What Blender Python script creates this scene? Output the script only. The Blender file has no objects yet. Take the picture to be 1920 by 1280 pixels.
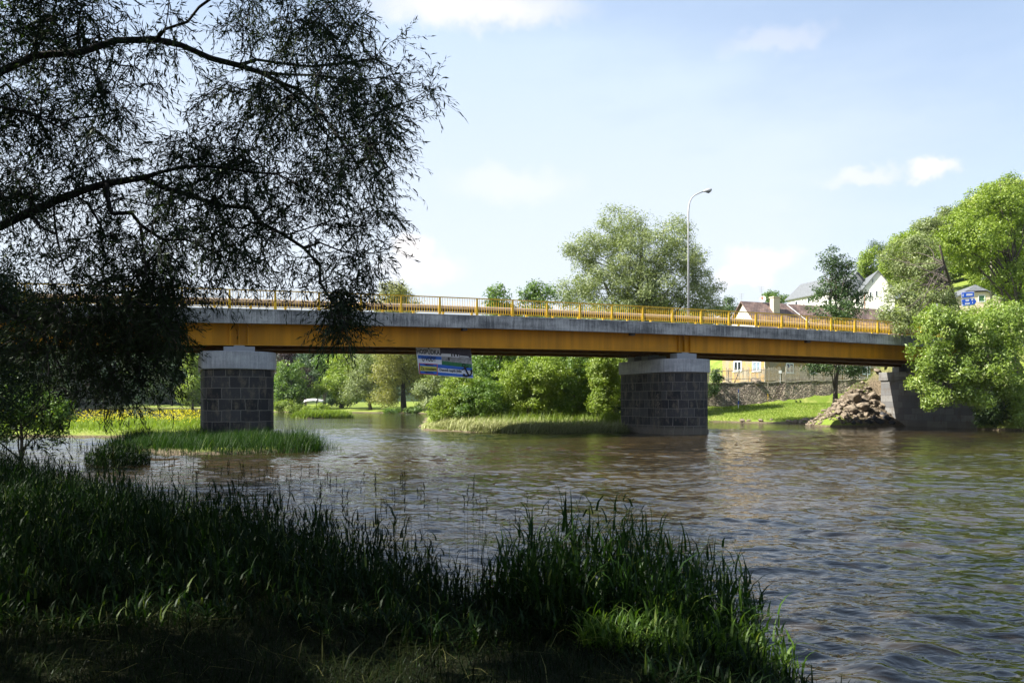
import bpy, math, random
import numpy as np
from mathutils import Vector, Matrix, Euler
from mathutils import noise as mnoise
random.seed(7)
RNG = np.random.default_rng(11)
S = bpy.context.scene
COL = S.collection

# ------------------------------------------------------------------ camera, sky, sun, exposure
F, CX, HY, HC = 1470.0, 960.0, 752.0, 2.4            # focal in px of the 1920 frame, horizon row, eye height over the water
cam_d = bpy.data.cameras.new('camera'); cam = bpy.data.objects.new('camera', cam_d); COL.objects.link(cam)
cam.location = (0, 0, HC); cam.rotation_euler = (math.radians(90), 0, 0)
cam_d.sensor_width = 36.0; cam_d.lens = 36.0*F/1920; cam_d.shift_y = (HY-640)/1920
cam_d.clip_start = 0.05; cam_d.clip_end = 5000
S.camera = cam
S.view_settings.view_transform = 'Standard'; S.view_settings.look = 'None'
EXPO = 1.48
S.view_settings.exposure = EXPO; S.view_settings.gamma = 1.0
S.cycles.use_adaptive_sampling = True
S.cycles.max_bounces = 6; S.cycles.diffuse_bounces = 2; S.cycles.glossy_bounces = 3
S.cycles.transmission_bounces = 3; S.cycles.transparent_max_bounces = 4; S.cycles.volume_bounces = 0

SUN_EL, SUN_AZ = math.radians(44), math.radians(-102)     # azimuth from +Y, negative = left of the view
sun_vec = Vector((math.cos(SUN_EL)*math.sin(SUN_AZ), math.cos(SUN_EL)*math.cos(SUN_AZ), math.sin(SUN_EL)))
sl = bpy.data.lights.new('sun', 'SUN'); sl.energy = 5.0; sl.angle = math.radians(0.5); sl.color = (1, .95, .86)
sun = bpy.data.objects.new('sun', sl); COL.objects.link(sun)
sun.rotation_euler = (-sun_vec).to_track_quat('-Z', 'Y').to_euler(); sun.location = sun_vec*50

def nn(nt, typ, **kw):
    n = nt.nodes.new(typ)
    for k, v in kw.items():
        if k.startswith('i_'):
            key = k[2:]
            key = int(key) if key.isdigit() else key.replace('_', ' ')
            n.inputs[key].default_value = v
        else: setattr(n, k, v)
    return n
def mth(nt, op, a, b=None, c=None, clamp=False):
    n = nt.nodes.new('ShaderNodeMath'); n.operation = op; n.use_clamp = clamp
    for i, x in enumerate((a, b, c)):
        if x is None: continue
        if isinstance(x, (int, float)): n.inputs[i].default_value = x
        else: nt.links.new(x, n.inputs[i])
    return n.outputs[0]
def mixc(nt, fac, a, b, blend='MIX'):
    n = nt.nodes.new('ShaderNodeMix'); n.data_type = 'RGBA'; n.blend_type = blend
    for s, x in ((n.inputs[0], fac), (n.inputs[6], a), (n.inputs[7], b)):
        if isinstance(x, (int, float)): s.default_value = x
        elif isinstance(x, (tuple, list)): s.default_value = (*x[:3], 1)
        else: nt.links.new(x, s)
    return n.outputs[2]
def mrange(nt, x, a, b, c=0.0, d=1.0, smooth=True):
    n = nt.nodes.new('ShaderNodeMapRange'); n.interpolation_type = 'SMOOTHSTEP' if smooth else 'LINEAR'
    nt.links.new(x, n.inputs[0])
    for i, v in enumerate((a, b, c, d)): n.inputs[1+i].default_value = v
    return n.outputs[0]

W = bpy.data.worlds.new('World'); S.world = W; W.use_nodes = True
nt = W.node_tree; nt.nodes.clear()
sky = nn(nt, 'ShaderNodeTexSky', sky_type='NISHITA', sun_disc=False)
sky.sun_elevation = SUN_EL; sky.sun_rotation = SUN_AZ; sky.air_density = 1.0; sky.dust_density = 1.5; sky.ozone_density = 1.2
SKY_STR = 0.082
skc = mixc(nt, 1.0, sky.outputs[0], (SKY_STR,)*3, 'MULTIPLY')
tc = nn(nt, 'ShaderNodeTexCoord')
sep = nn(nt, 'ShaderNodeSeparateXYZ'); nt.links.new(tc.outputs['Generated'], sep.inputs[0])
# cirrus veil: thin cloud, thicker towards one side of the sky
n1 = nn(nt, 'ShaderNodeTexNoise', i_Scale=2.2, i_Detail=5.0, i_Roughness=.55)
mp = nn(nt, 'ShaderNodeMapping'); mp.inputs['Scale'].default_value = (1, 1, 3.2)
nt.links.new(tc.outputs['Generated'], mp.inputs[0]); nt.links.new(mp.outputs[0], n1.inputs['Vector'])
def dir_of(px, py):
    v = Vector(((px-CX)/F, 1, (HY-py)/F)); v.normalize(); return v
def ang_mask(px, py, rx, ry, warp, soft0=.35, soft1=1.0):
    """soft elliptical patch of the sky round a direction; rx, ry in radians"""
    d = dir_of(px, py)
    right = Vector((d.y, -d.x, 0)).normalized(); up = right.cross(d)
    def dot(v):
        n = nn(nt, 'ShaderNodeVectorMath', operation='DOT_PRODUCT'); nt.links.new(warp, n.inputs[0]); n.inputs[1].default_value = v
        return n.outputs['Value']
    a = mth(nt, 'DIVIDE', dot(right), rx); b = mth(nt, 'DIVIDE', dot(up), ry)
    r = mth(nt, 'SQRT', mth(nt, 'ADD', mth(nt, 'MULTIPLY', a, a), mth(nt, 'MULTIPLY', b, b)))
    front = mth(nt, 'GREATER_THAN', dot(d), 0.0)
    return mth(nt, 'MULTIPLY', mrange(nt, r, soft0, soft1, 1.0, 0.0), front)
veil = mrange(nt, n1.outputs[0], .35, .70, 0.0, .30)
big = ang_mask(760, 330, .75, .42, tc.outputs['Generated'], 0.0, 1.0)
horiz = mrange(nt, sep.outputs[2], 0.0, .45, .35, 0.0)
vf = mth(nt, 'ADD', mth(nt, 'ADD', mth(nt, 'MULTIPLY', big, .62), horiz), mth(nt, 'ADD', veil, .38))
vf = mth(nt, 'MULTIPLY', mth(nt, 'MINIMUM', vf, .97), mrange(nt, sep.outputs[2], .38, .72, 1.0, .45))
vcol = mixc(nt, mrange(nt, sep.outputs[2], .10, .62), (.325, .356, .393), (.225, .295, .405))
col = mixc(nt, vf, skc, vcol)
n2 = nn(nt, 'ShaderNodeTexNoise', i_Scale=26.0, i_Detail=6.0, i_Roughness=.6); nt.links.new(tc.outputs['Generated'], n2.inputs['Vector'])
wv = nn(nt, 'ShaderNodeVectorMath', operation='MULTIPLY_ADD')
nt.links.new(n2.outputs['Color'], wv.inputs[0]); wv.inputs[1].default_value = (.055,)*3; nt.links.new(tc.outputs['Generated'], wv.inputs[2])
wv2 = nn(nt, 'ShaderNodeVectorMath', operation='ADD'); nt.links.new(wv.outputs[0], wv2.inputs[0]); wv2.inputs[1].default_value = (-.0275,)*3
pu = None
for (px, py, rx, ry, st) in ((768, 466, .026, .018, 1), (790, 500, .05, .020, .6), (1428, 492, .036, .016, 1), (1398, 520, .030, .013, .9),
                             (1744, 316, .022, .012, .9), (1615, 336, .036, .010, .5), (880, 8, .11, .022, .8), (1455, 75, .05, .014, .3), (960, 345, .07, .02, .35)):
    m = mth(nt, 'MULTIPLY', ang_mask(px, py, rx*1.5, ry*1.5, wv2.outputs[0], .25, 1.0), st)
    pu = m if pu is None else mth(nt, 'MAXIMUM', pu, m)
col = mixc(nt, mth(nt, 'MULTIPLY', pu, .85), col, (.43, .405, .395))
bg = nn(nt, 'ShaderNodeBackground'); bg.inputs[1].default_value = 1.0
nt.links.new(col, bg.inputs[0]); wo = nn(nt, 'ShaderNodeOutputWorld'); nt.links.new(bg.outputs[0], wo.inputs[0])

# ------------------------------------------------------------------ helpers
def at(px, py, Y):
    return Vector(((px-CX)/F*Y, Y, HC+(HY-py)/F*Y))
TH = math.radians(23.107); CT, ST = math.cos(TH), math.sin(TH)
V0, U0, BAY = 47.27, -2.28, 2.503                      # near railing line, first visible post, post spacing
def B(u, v, z=0.0): return Vector((u*CT-v*ST, u*ST+v*CT, z))
def z_top(u): return -3.43e-4*u*u+.02375*u+7.604
def z_rail(u): return z_top(u)+1.11
def z_fasc(u): return z_top(u)-.83
def z_flg(u): return -3.06e-4*u*u+.02287*u+5.577

def tag(o, label=None, cat=None, group=None, kind=None):
    if label: o['label'] = label
    if cat: o['category'] = cat
    if group: o['group'] = group
    if kind: o['kind'] = kind
    return o
def empty(name, loc=(0, 0, 0), label=None, cat=None, group=None, rz=0.0, parent=None):
    o = bpy.data.objects.new(name, None); COL.objects.link(o); o.empty_display_size = .2
    o.location = loc; o.rotation_euler = (0, 0, rz)
    if parent: o.parent = parent
    return tag(o, label, cat, group)
def link(name, me, mat, parent=None, world=True):
    """link a mesh; when world is set its vertices are world coordinates and are moved into the parent's frame"""
    o = bpy.data.objects.new(name, me); COL.objects.link(o)
    if mat is not None:
        for m in (mat if isinstance(mat, (list, tuple)) else (mat,)): me.materials.append(m)
    if parent is not None:
        o.parent = parent
        if world:
            p = parent; M = Matrix.Identity(4)
            while p is not None:
                M = Matrix.LocRotScale(p.location, p.rotation_euler, p.scale) @ M; p = p.parent
            me.transform(M.inverted())
    return o
def npmesh(name, V, Q, attr=None, smooth=False, uv=None):
    """V (n,3), Q (m,k) with k = 3 or 4"""
    me = bpy.data.meshes.new(name); V = np.asarray(V, np.float32); Q = np.asarray(Q, np.int32)
    k = Q.shape[1]; me.vertices.add(len(V)); me.vertices.foreach_set('co', V.ravel())
    me.loops.add(Q.size); me.loops.foreach_set('vertex_index', Q.ravel())
    me.polygons.add(len(Q)); me.polygons.foreach_set('loop_start', np.arange(0, Q.size, k, dtype=np.int32))
    me.polygons.foreach_set('loop_total', np.full(len(Q), k, np.int32))
    if smooth: me.polygons.foreach_set('use_smooth', np.ones(len(Q), bool))
    if attr is not None:
        a = me.attributes.new('v', 'FLOAT', 'POINT'); a.data.foreach_set('value', np.asarray(attr, np.float32))
    if uv is not None:
        l = me.uv_layers.new(name='UVMap'); l.data.foreach_set('uv', np.asarray(uv, np.float32)[Q.ravel()].ravel())
    me.update(calc_edges=True); return me

class MB:
    def __init__(s): s.v = []; s.f = []; s.uv = []; s.m = []
    def vert(s, p): s.v.append(tuple(p)); return len(s.v)-1
    def face(s, idx, uv=None, m=0): s.f.append(tuple(idx)); s.uv.append(uv); s.m.append(m)
    def poly(s, pts, uv=None, m=0): s.face([s.vert(p) for p in pts], uv, m)
    def hexa(s, p, m=0):
        """eight corners: 0-3 bottom ring, 4-7 top ring"""
        i = [s.vert(q) for q in p]
        for f in ((3, 2, 1, 0), (4, 5, 6, 7), (0, 1, 5, 4), (1, 2, 6, 5), (2, 3, 7, 6), (3, 0, 4, 7)):
            s.face([i[k] for k in f], None, m)
    def box(s, c, size, M=None, m=0):
        x, y, z = (q/2 for q in size); c = Vector(c)
        P = [Vector(q) for q in ((-x, -y, -z), (x, -y, -z), (x, y, -z), (-x, y, -z), (-x, -y, z), (x, -y, z), (x, y, z), (-x, y, z))]
        s.hexa([c+((M @ q) if M is not None else q) for q in P], m)
    def tube(s, pts, rad, n=8, cap=True, m=0):
        pts = [Vector(p) for p in pts]; rad = rad if hasattr(rad, '__len__') else [rad]*len(pts)
        rings = []; ref = Vector((0, 0, 1))
        for i, p in enumerate(pts):
            t = (pts[min(i+1, len(pts)-1)]-pts[max(i-1, 0)]).normalized()
            if abs(t.dot(ref)) > .95: ref = Vector((1, 0, 0)) if abs(t.x) < .9 else Vector((0, 1, 0))
            a = t.cross(ref).normalized(); b = t.cross(a).normalized()
            rings.append([s.vert(p+(a*math.cos(2*math.pi*k/n)+b*math.sin(2*math.pi*k/n))*rad[i]) for k in range(n)])
            ref = -b
        for r0, r1 in zip(rings, rings[1:]):
            for k in range(n): s.face((r0[k], r0[(k+1) % n], r1[(k+1) % n], r1[k]), None, m)
        if cap: s.face(rings[0][::-1], None, m); s.face(rings[-1], None, m)
    def prism(s, ring, z0, z1, m=0, top=True, uvs=True):
        """vertical prism over a closed ring of (x, y); uv = metres along the wall, height"""
        n = len(ring); L = [0]
        for k in range(n): L.append(L[-1]+(Vector(ring[(k+1) % n][:2])-Vector(ring[k][:2])).length)
        lo = [s.vert((x, y, z0)) for x, y in ring]; hi = [s.vert((x, y, z1)) for x, y in ring]
        for k in range(n):
            j = (k+1) % n
            s.face((lo[k], lo[j], hi[j], hi[k]), [(L[k], z0), (L[k+1], z0), (L[k+1], z1), (L[k], z1)] if uvs else None, m)
        if top: s.face(hi, None, m)
        s.face(lo[::-1], None, m)
    def build(s, name, mat, parent=None, smooth=False, world=True, bevel=0):
        me = bpy.data.meshes.new(name); me.from_pydata(s.v, [], s.f)
        if any(u is not None for u in s.uv):
            l = me.uv_layers.new(name='UVMap'); k = 0
            for f, u in zip(s.f, s.uv):
                for q in range(len(f)):
                    l.data[k].uv = u[q] if u is not None else (s.v[f[q]][0], s.v[f[q]][1]); k += 1
        if any(s.m): me.polygons.foreach_set('material_index', s.m)
        if smooth: me.polygons.foreach_set('use_smooth', [True]*len(s.f))
        me.update(); o = link(name, me, mat, parent, world)
        if bevel:
            b = o.modifiers.new('bevel', 'BEVEL'); b.width = bevel; b.segments = 2; b.limit_method = 'ANGLE'
        return o

def RZ(a): return Matrix.Rotation(a, 3, 'Z')

# ------------------------------------------------------------------ materials
def newmat(name):
    m = bpy.data.materials.new(name); m.use_nodes = True; nt = m.node_tree
    return m, nt, nt.nodes['Principled BSDF']
def mat_plain(name, c, rough=.6, metal=0.0, var=.25, scale=6.0, bump=.0, spec=.4, c2=None):
    m, nt, p = newmat(name)
    t = nn(nt, 'ShaderNodeTexCoord'); n = nn(nt, 'ShaderNodeTexNoise', i_Scale=scale, i_Detail=6.0, i_Roughness=.65)
    nt.links.new(t.outputs['Object'], n.inputs['Vector'])
    d = c2 if c2 else tuple(x*(1-var) for x in c); u = c if c2 else tuple(min(1, x*(1+var*.6)) for x in c)
    nt.links.new(mixc(nt, mrange(nt, n.outputs[0], .3, .7), d, u), p.inputs['Base Color'])
    p.inputs['Roughness'].default_value = rough; p.inputs['Metallic'].default_value = metal
    p.inputs['Specular IOR Level'].default_value = spec
    if bump:
        b = nn(nt, 'ShaderNodeBump', i_Strength=bump, i_Distance=.05); nt.links.new(n.outputs[0], b.inputs['Height'])
        nt.links.new(b.outputs[0], p.inputs['Normal'])
    return m
def mat_leaf(name, c1, c2, trans=.35, gloss=.03, tcol=None, c3=None):
    """leaf colour runs from c1 to c2 with the per-leaf value; c3 tints the upper end of the range"""
    m = bpy.data.materials.new(name); m.use_nodes = True; nt = m.node_tree; nt.nodes.clear()
    a = nn(nt, 'ShaderNodeAttribute', attribute_name='v')
    c = mixc(nt, mrange(nt, a.outputs['Fac'], 0, 1, smooth=False), c1, c2)
    if c3: c = mixc(nt, mrange(nt, a.outputs['Fac'], .8, 1.0), c, c3)
    d = nn(nt, 'ShaderNodeBsdfDiffuse'); nt.links.new(c, d.inputs[0])
    tr = nn(nt, 'ShaderNodeBsdfTranslucent')
    nt.links.new(mixc(nt, 1.0, c, tcol or (1.5, 1.6, .55), 'MULTIPLY'), tr.inputs[0])
    g = nn(nt, 'ShaderNodeBsdfGlossy', i_Roughness=.5); g.inputs[0].default_value = (.8, .85, .8, 1)
    m1 = nn(nt, 'ShaderNodeMixShader', i_0=trans); nt.links.new(d.outputs[0], m1.inputs[1]); nt.links.new(tr.outputs[0], m1.inputs[2])
    m2 = nn(nt, 'ShaderNodeMixShader', i_0=gloss); nt.links.new(m1.outputs[0], m2.inputs[1]); nt.links.new(g.outputs[0], m2.inputs[2])
    o = nn(nt, 'ShaderNodeOutputMaterial'); nt.links.new(m2.outputs[0], o.inputs[0]); return m
def mat_bark(name, c=(.10, .08, .06), c2=(.035, .03, .025)):
    m, nt, p = newmat(name); t = nn(nt, 'ShaderNodeTexCoord')
    mp = nn(nt, 'ShaderNodeMapping'); mp.inputs['Scale'].default_value = (1, 1, .25); nt.links.new(t.outputs['Object'], mp.inputs[0])
    n = nn(nt, 'ShaderNodeTexNoise', i_Scale=14.0, i_Detail=6.0); nt.links.new(mp.outputs[0], n.inputs['Vector'])
    nt.links.new(mixc(nt, mrange(nt, n.outputs[0], .35, .65), c2, c), p.inputs['Base Color']); p.inputs['Roughness'].default_value = .9
    b = nn(nt, 'ShaderNodeBump', i_Strength=.6, i_Distance=.03); nt.links.new(n.outputs[0], b.inputs['Height']); nt.links.new(b.outputs[0], p.inputs['Normal'])
    return m
def mat_steel(name, c, rough, var=.2, scale=1.0, spec=.3):
    m, nt, p = newmat(name); t = nn(nt, 'ShaderNodeTexCoord'); out = []
    for sc, d in (((1.6, 1.6, .12), 6), ((.25, .25, .6), 3), ((9, 9, 1.2), 5)):
        mp = nn(nt, 'ShaderNodeMapping'); mp.inputs['Scale'].default_value = sc; nt.links.new(t.outputs['Object'], mp.inputs[0])
        n = nn(nt, 'ShaderNodeTexNoise', i_Scale=1.0, i_Detail=d, i_Roughness=.6); nt.links.new(mp.outputs[0], n.inputs['Vector']); out.append(n.outputs[0])
    k = mixc(nt, mrange(nt, out[0], .35, .65), tuple(x*.78 for x in c), tuple(x*1.12 for x in c)); k = mixc(nt, mth(nt, 'MULTIPLY', mrange(nt, out[1], .5, .7), .5), k, tuple(x*.7 for x in c))
    k = mixc(nt, mth(nt, 'MULTIPLY', mrange(nt, out[2], .66, .74), .35), k, (.12, .05, .02))
    nt.links.new(k, p.inputs['Base Color']); p.inputs['Roughness'].default_value = rough; p.inputs['Specular IOR Level'].default_value = spec; return m
M = {}
M['bark'] = mat_bark('bark'); M['bark_dark'] = mat_bark('bark_dark', (.035, .03, .025), (.012, .011, .010))
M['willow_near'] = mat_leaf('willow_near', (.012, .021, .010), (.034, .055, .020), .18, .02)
M['l_fresh'] = mat_leaf('l_fresh', (.115, .175, .016), (.26, .34, .045), .38, .03, c3=(.40, .44, .14))
M['l_mid'] = mat_leaf('l_mid', (.055, .115, .016), (.155, .245, .035), .36, .035, c3=(.26, .33, .09))
M['l_dark'] = mat_leaf('l_dark', (.026, .056, .016), (.075, .13, .03), .30, .04, c3=(.14, .20, .07))
M['l_willow'] = mat_leaf('l_willow', (.125, .165, .058), (.27, .31, .13), .32, .03, c3=(.40, .43, .25))
M['l_ochre'] = mat_leaf('l_ochre', (.15, .165, .040), (.31, .30, .085), .35, .03, c3=(.40, .39, .18))
M['l_copper'] = mat_leaf('l_copper', (.020, .012, .014), (.055, .030, .034), .2, .04, (1.5, .6, .5))
M['l_far'] = mat_leaf('l_far', (.020, .048, .024), (.055, .10, .045), .2, .02, (1.2, 1.3, .7))
M['l_rowan'] = mat_leaf('l_rowan', (.115, .185, .022), (.26, .345, .055), .38, .04, c3=(.48, .50, .24))
M['grass_shade'] = mat_leaf('grass_shade', (.003, .010, .002), (.012, .030, .005), .28, .012, c3=(.08, .11, .03))  # dark copy of the grass, the bank's shade put into its colour
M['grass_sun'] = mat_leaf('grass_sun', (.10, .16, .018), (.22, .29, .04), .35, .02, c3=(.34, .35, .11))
M['grass_lit'] = mat_leaf('grass_lit', (.025, .065, .008), (.10, .17, .02), .35, .02, c3=(.22, .27, .07))  # lit copy for the sunny tufts, sunlight put into the colour
M['grass_mid'] = mat_leaf('grass_mid', (.006, .022, .004), (.032, .072, .010), .32, .015, c3=(.14, .19, .04))  # half-dark copy, partial shade put into the colour
M['straw'] = mat_leaf('straw', (.18, .21, .06), (.44, .44, .22), .2, .02, (1.1, 1.1, .8), c3=(.58, .56, .36))
M['litter'] = mat_leaf('litter', (.003, .006, .002), (.018, .022, .006), .2, .008, (1.1, 1.1, .8), c3=(.14, .14, .05))  # cut grass darkened in colour to stand for the shade on the bank
M['flower'] = mat_leaf('flower', (.55, .50, .02), (.75, .66, .03), .3, .02, (1.1, 1.0, .3))

def mat_stone(name, dark, light, mortar, bw=1.25, rh=.66, ms=.022, var=1.0):
    m, nt, p = newmat(name); uv = nn(nt, 'ShaderNodeTexCoord')
    n0 = nn(nt, 'ShaderNodeTexNoise', i_Scale=1.3, i_Detail=3.0); nt.links.new(uv.outputs['UV'], n0.inputs['Vector'])
    wj = nn(nt, 'ShaderNodeVectorMath', operation='MULTIPLY_ADD'); nt.links.new(n0.outputs['Color'], wj.inputs[0])
    wj.inputs[1].default_value = (.16, .08, 0); nt.links.new(uv.outputs['UV'], wj.inputs[2])
    b = nn(nt, 'ShaderNodeTexBrick', offset=.43, squash=.7, squash_frequency=3); nt.links.new(wj.outputs[0], b.inputs['Vector'])
    b.inputs['Color1'].default_value = (*dark, 1); b.inputs['Color2'].default_value = (*light, 1); b.inputs['Mortar'].default_value = (*mortar, 1)
    b.inputs['Scale'].default_value = 1.0; b.inputs['Mortar Size'].default_value = ms; b.inputs['Mortar Smooth'].default_value = .3
    b.inputs['Brick Width'].default_value = bw; b.inputs['Row Height'].default_value = rh; b.inputs['Bias'].default_value = -.15
    n = nn(nt, 'ShaderNodeTexNoise', i_Scale=1.1, i_Detail=8.0, i_Roughness=.75)
    mp = nn(nt, 'ShaderNodeMapping'); mp.inputs['Scale'].default_value = (1.6, .7, 1); nt.links.new(uv.outputs['UV'], mp.inputs[0]); nt.links.new(mp.outputs[0], n.inputs['Vector'])
    c = mixc(nt, mth(nt, 'MULTIPLY', mrange(nt, n.outputs[0], .47, .68), .8*var), b.outputs[0], (mortar[0]*1.05, mortar[1]*.92, mortar[2]*.75))
    nf = nn(nt, 'ShaderNodeTexNoise', i_Scale=18.0, i_Detail=5.0); nt.links.new(uv.outputs['UV'], nf.inputs['Vector'])
    c = mixc(nt, 1.0, c, mixc(nt, nf.outputs[0], (.55,)*3, (1.35,)*3), 'MULTIPLY')
    # pale silt line left by high water
    sp = nn(nt, 'ShaderNodeSeparateXYZ'); nt.links.new(uv.outputs['UV'], sp.inputs[0])
    wl = mrange(nt, mth(nt, 'ADD', sp.outputs[1], mth(nt, 'MULTIPLY', n.outputs[0], .5)), .55, .95, 1.0, 0.0)
    c = mixc(nt, mth(nt, 'MULTIPLY', wl, .55), c, (.15, .125, .09))
    nt.links.new(c, p.inputs['Base Color']); p.inputs['Roughness'].default_value = .88
    bm = nn(nt, 'ShaderNodeBump', i_Strength=.5, i_Distance=.04)
    nt.links.new(mth(nt, 'ADD', mth(nt, 'MULTIPLY', b.outputs['Fac'], -.8), mth(nt, 'MULTIPLY', nf.outputs[0], .6)), bm.inputs['Height'])
    nt.links.new(bm.outputs[0], p.inputs['Normal']); return m
M['pier'] = mat_stone('pier_stone', (.008, .008, .010), (.055, .052, .053), (.13, .12, .105), 1.05, .64)
M['abut'] = mat_stone('abutment_stone', (.12, .12, .12), (.24, .235, .22), (.10, .09, .08), 1.5, .6, .018)
def mat_concrete(name, lo=(.085, .088, .092), hi=(.50, .495, .48), joints=True):
    m, nt, p = newmat(name); uv = nn(nt, 'ShaderNodeTexCoord')
    def N(sx, sy, det, ro=.6):
        mp = nn(nt, 'ShaderNodeMapping'); mp.inputs['Scale'].default_value = (sx, sy, 1); nt.links.new(uv.outputs['UV'], mp.inputs[0])
        n = nn(nt, 'ShaderNodeTexNoise', i_Scale=1.0, i_Detail=det, i_Roughness=ro); nt.links.new(mp.outputs[0], n.inputs['Vector']); return n.outputs[0]
    st = N(7.0, .7, 7, .7); bl = N(.35, .9, 4); fi = N(16, 11, 6)
    f = mth(nt, 'ADD', mth(nt, 'ADD', mth(nt, 'MULTIPLY', st, .8), mth(nt, 'MULTIPLY', bl, .9)), mth(nt, 'MULTIPLY', fi, .3))
    c = mixc(nt, mrange(nt, f, .78, 1.28), lo, hi)
    if joints:
        sp = nn(nt, 'ShaderNodeSeparateXYZ'); nt.links.new(uv.outputs['UV'], sp.inputs[0])
        fr = mth(nt, 'FRACT', mth(nt, 'DIVIDE', sp.outputs[0], 6.1))
        j = mth(nt, 'LESS_THAN', fr, .004)
        c = mixc(nt, mth(nt, 'MULTIPLY', j, .8), c, (.03, .03, .03))
    nt.links.new(c, p.inputs['Base Color']); p.inputs['Roughness'].default_value = .85
    b = nn(nt, 'ShaderNodeBump', i_Strength=.3, i_Distance=.02); nt.links.new(fi, b.inputs['Height']); nt.links.new(b.outputs[0], p.inputs['Normal'])
    return m
M['fascia'] = mat_concrete('weathered_concrete')
M['cap'] = mat_concrete('cap_concrete', (.22, .225, .24), (.42, .425, .44), False)
M['kerb'] = mat_plain('pale_concrete', (.55, .53, .48), .8, var=.25, scale=3)
M['asphalt'] = mat_plain('asphalt', (.06, .06, .062), .9, scale=30)
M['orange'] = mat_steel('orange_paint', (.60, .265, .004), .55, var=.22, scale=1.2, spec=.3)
M['orange_dark'] = mat_plain('dark_orange_paint', (.22, .085, .006), .6, var=.3, scale=2)  # darker orange for the inner girders and cross braces
M['yellow'] = mat_plain('yellow_paint', (.74, .44, .012), .5, var=.18, scale=9)
M['galv'] = mat_plain('weathered_beam', (.40, .31, .235), .6, .0, var=.25, scale=5)
M['dark_metal'] = mat_plain('dark_metal', (.045, .035, .03), .6)
M['pole'] = mat_plain('galvanised_steel', (.36, .37, .38), .6, .0, var=.2, scale=4)
M['white'] = mat_plain('white_plaster', (.72, .70, .66), .9, var=.12, scale=1.5)
M['grey_roof'] = mat_plain('grey_roof', (.13, .14, .15), .8, var=.3, scale=4)
M['cream'] = mat_plain('cream_plaster', (.62, .52, .38), .9, var=.12)
M['glass'] = mat_plain('window_glass', (.02, .025, .03), .08, var=.2, spec=.8)
M['win_blue'] = mat_plain('curtained_glass', (.22, .28, .34), .15, var=.6, scale=9, spec=.7)
M['frame'] = mat_plain('white_frame', (.75, .78, .80), .5, var=.08)
M['wood'] = mat_plain('grey_wood', (.42, .37, .29), .9, var=.45, scale=12)
M['wood_dark'] = mat_plain('dark_wood', (.045, .03, .022), .9, var=.4, scale=12)
M['wood_new'] = mat_plain('fresh_wood', (.62, .50, .28), .8)
M['rock'] = mat_plain('rock', (.21, .17, .125), .92, var=.45, scale=2.2, bump=.5)
M['rock_shade'] = mat_plain('shade_painted_rock', (.045, .045, .050), .9, var=.4, scale=2.5, bump=.5)  # dark copy of the rock, shadow at the waterline put into its colour
M['steel_grey'] = mat_plain('car_paint', (.42, .47, .52), .3, .2, var=.05)
M['rubber'] = mat_plain('rubber', (.015, .015, .015), .8)
M['blue'] = mat_plain('sign_blue', (.010, .085, .50), .45, var=.06)
M['blue_banner'] = mat_plain('banner_blue', (.02, .12, .50), .6, var=.12)
M['white_banner'] = mat_plain('banner_white', (.66, .68, .74), .7, var=.08)
M['green_banner'] = mat_plain('banner_green', (.03, .16, .06), .7, var=.3)
M['yel_banner'] = mat_plain('banner_yellow', (.52, .50, .08), .7, var=.1)
M['red_banner'] = mat_plain('banner_red', (.42, .02, .03), .7, var=.1)
M['dark_banner'] = mat_plain('banner_dark', (.055, .05, .075), .7, var=.3)
M['black'] = mat_plain('black', (.006, .006, .008), .6)
M['signwhite'] = mat_plain('sign_white', (.78, .78, .78), .5, var=.04)
M['shutter'] = mat_plain('green_shutter', (.03, .10, .04), .6)
M['terracotta'] = mat_plain('dish_red', (.40, .16, .09), .5, var=.3)

def mat_ochre():
    m, nt, p = newmat('ochre_plaster'); t = nn(nt, 'ShaderNodeTexCoord')
    n = nn(nt, 'ShaderNodeTexNoise', i_Scale=.8, i_Detail=8.0, i_Roughness=.7); nt.links.new(t.outputs['Object'], n.inputs['Vector'])
    c = mixc(nt, mrange(nt, n.outputs[0], .42, .60), (.27, .23, .17), (.38, .235, .08))
    n2 = nn(nt, 'ShaderNodeTexNoise', i_Scale=5.0, i_Detail=5.0); nt.links.new(t.outputs['Object'], n2.inputs['Vector'])
    c = mixc(nt, 1.0, c, mixc(nt, n2.outputs[0], (.6,)*3, (1.3,)*3), 'MULTIPLY')
    nt.links.new(c, p.inputs['Base Color']); p.inputs['Roughness'].default_value = .95; return m
M['ochre'] = mat_ochre()
def mat_roof():
    m, nt, p = newmat('brown_roof'); uv = nn(nt, 'ShaderNodeTexCoord')
    b = nn(nt, 'ShaderNodeTexBrick'); nt.links.new(uv.outputs['UV'], b.inputs['Vector'])
    b.inputs['Color1'].default_value = (.15, .10, .09, 1); b.inputs['Color2'].default_value = (.215, .155, .14, 1); b.inputs['Mortar'].default_value = (.09, .055, .05, 1)
    b.inputs['Scale'].default_value = 1; b.inputs['Brick Width'].default_value = .45; b.inputs['Row Height'].default_value = .32; b.inputs['Mortar Size'].default_value = .03
    n = nn(nt, 'ShaderNodeTexNoise', i_Scale=.9, i_Detail=6.0); nt.links.new(uv.outputs['UV'], n.inputs['Vector'])
    c = mixc(nt, 1.0, b.outputs[0], mixc(nt, mrange(nt, n.outputs[0], .35, .7), (.65,)*3, (1.35, 1.3, 1.2)), 'MULTIPLY')
    nt.links.new(c, p.inputs['Base Color']); p.inputs['Roughness'].default_value = .85
    bm = nn(nt, 'ShaderNodeBump', i_Strength=.5, i_Distance=.05); nt.links.new(b.outputs['Fac'], bm.inputs['Height']); nt.links.new(bm.outputs[0], p.inputs['Normal'])
    return m
M['roof'] = mat_roof()
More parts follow.
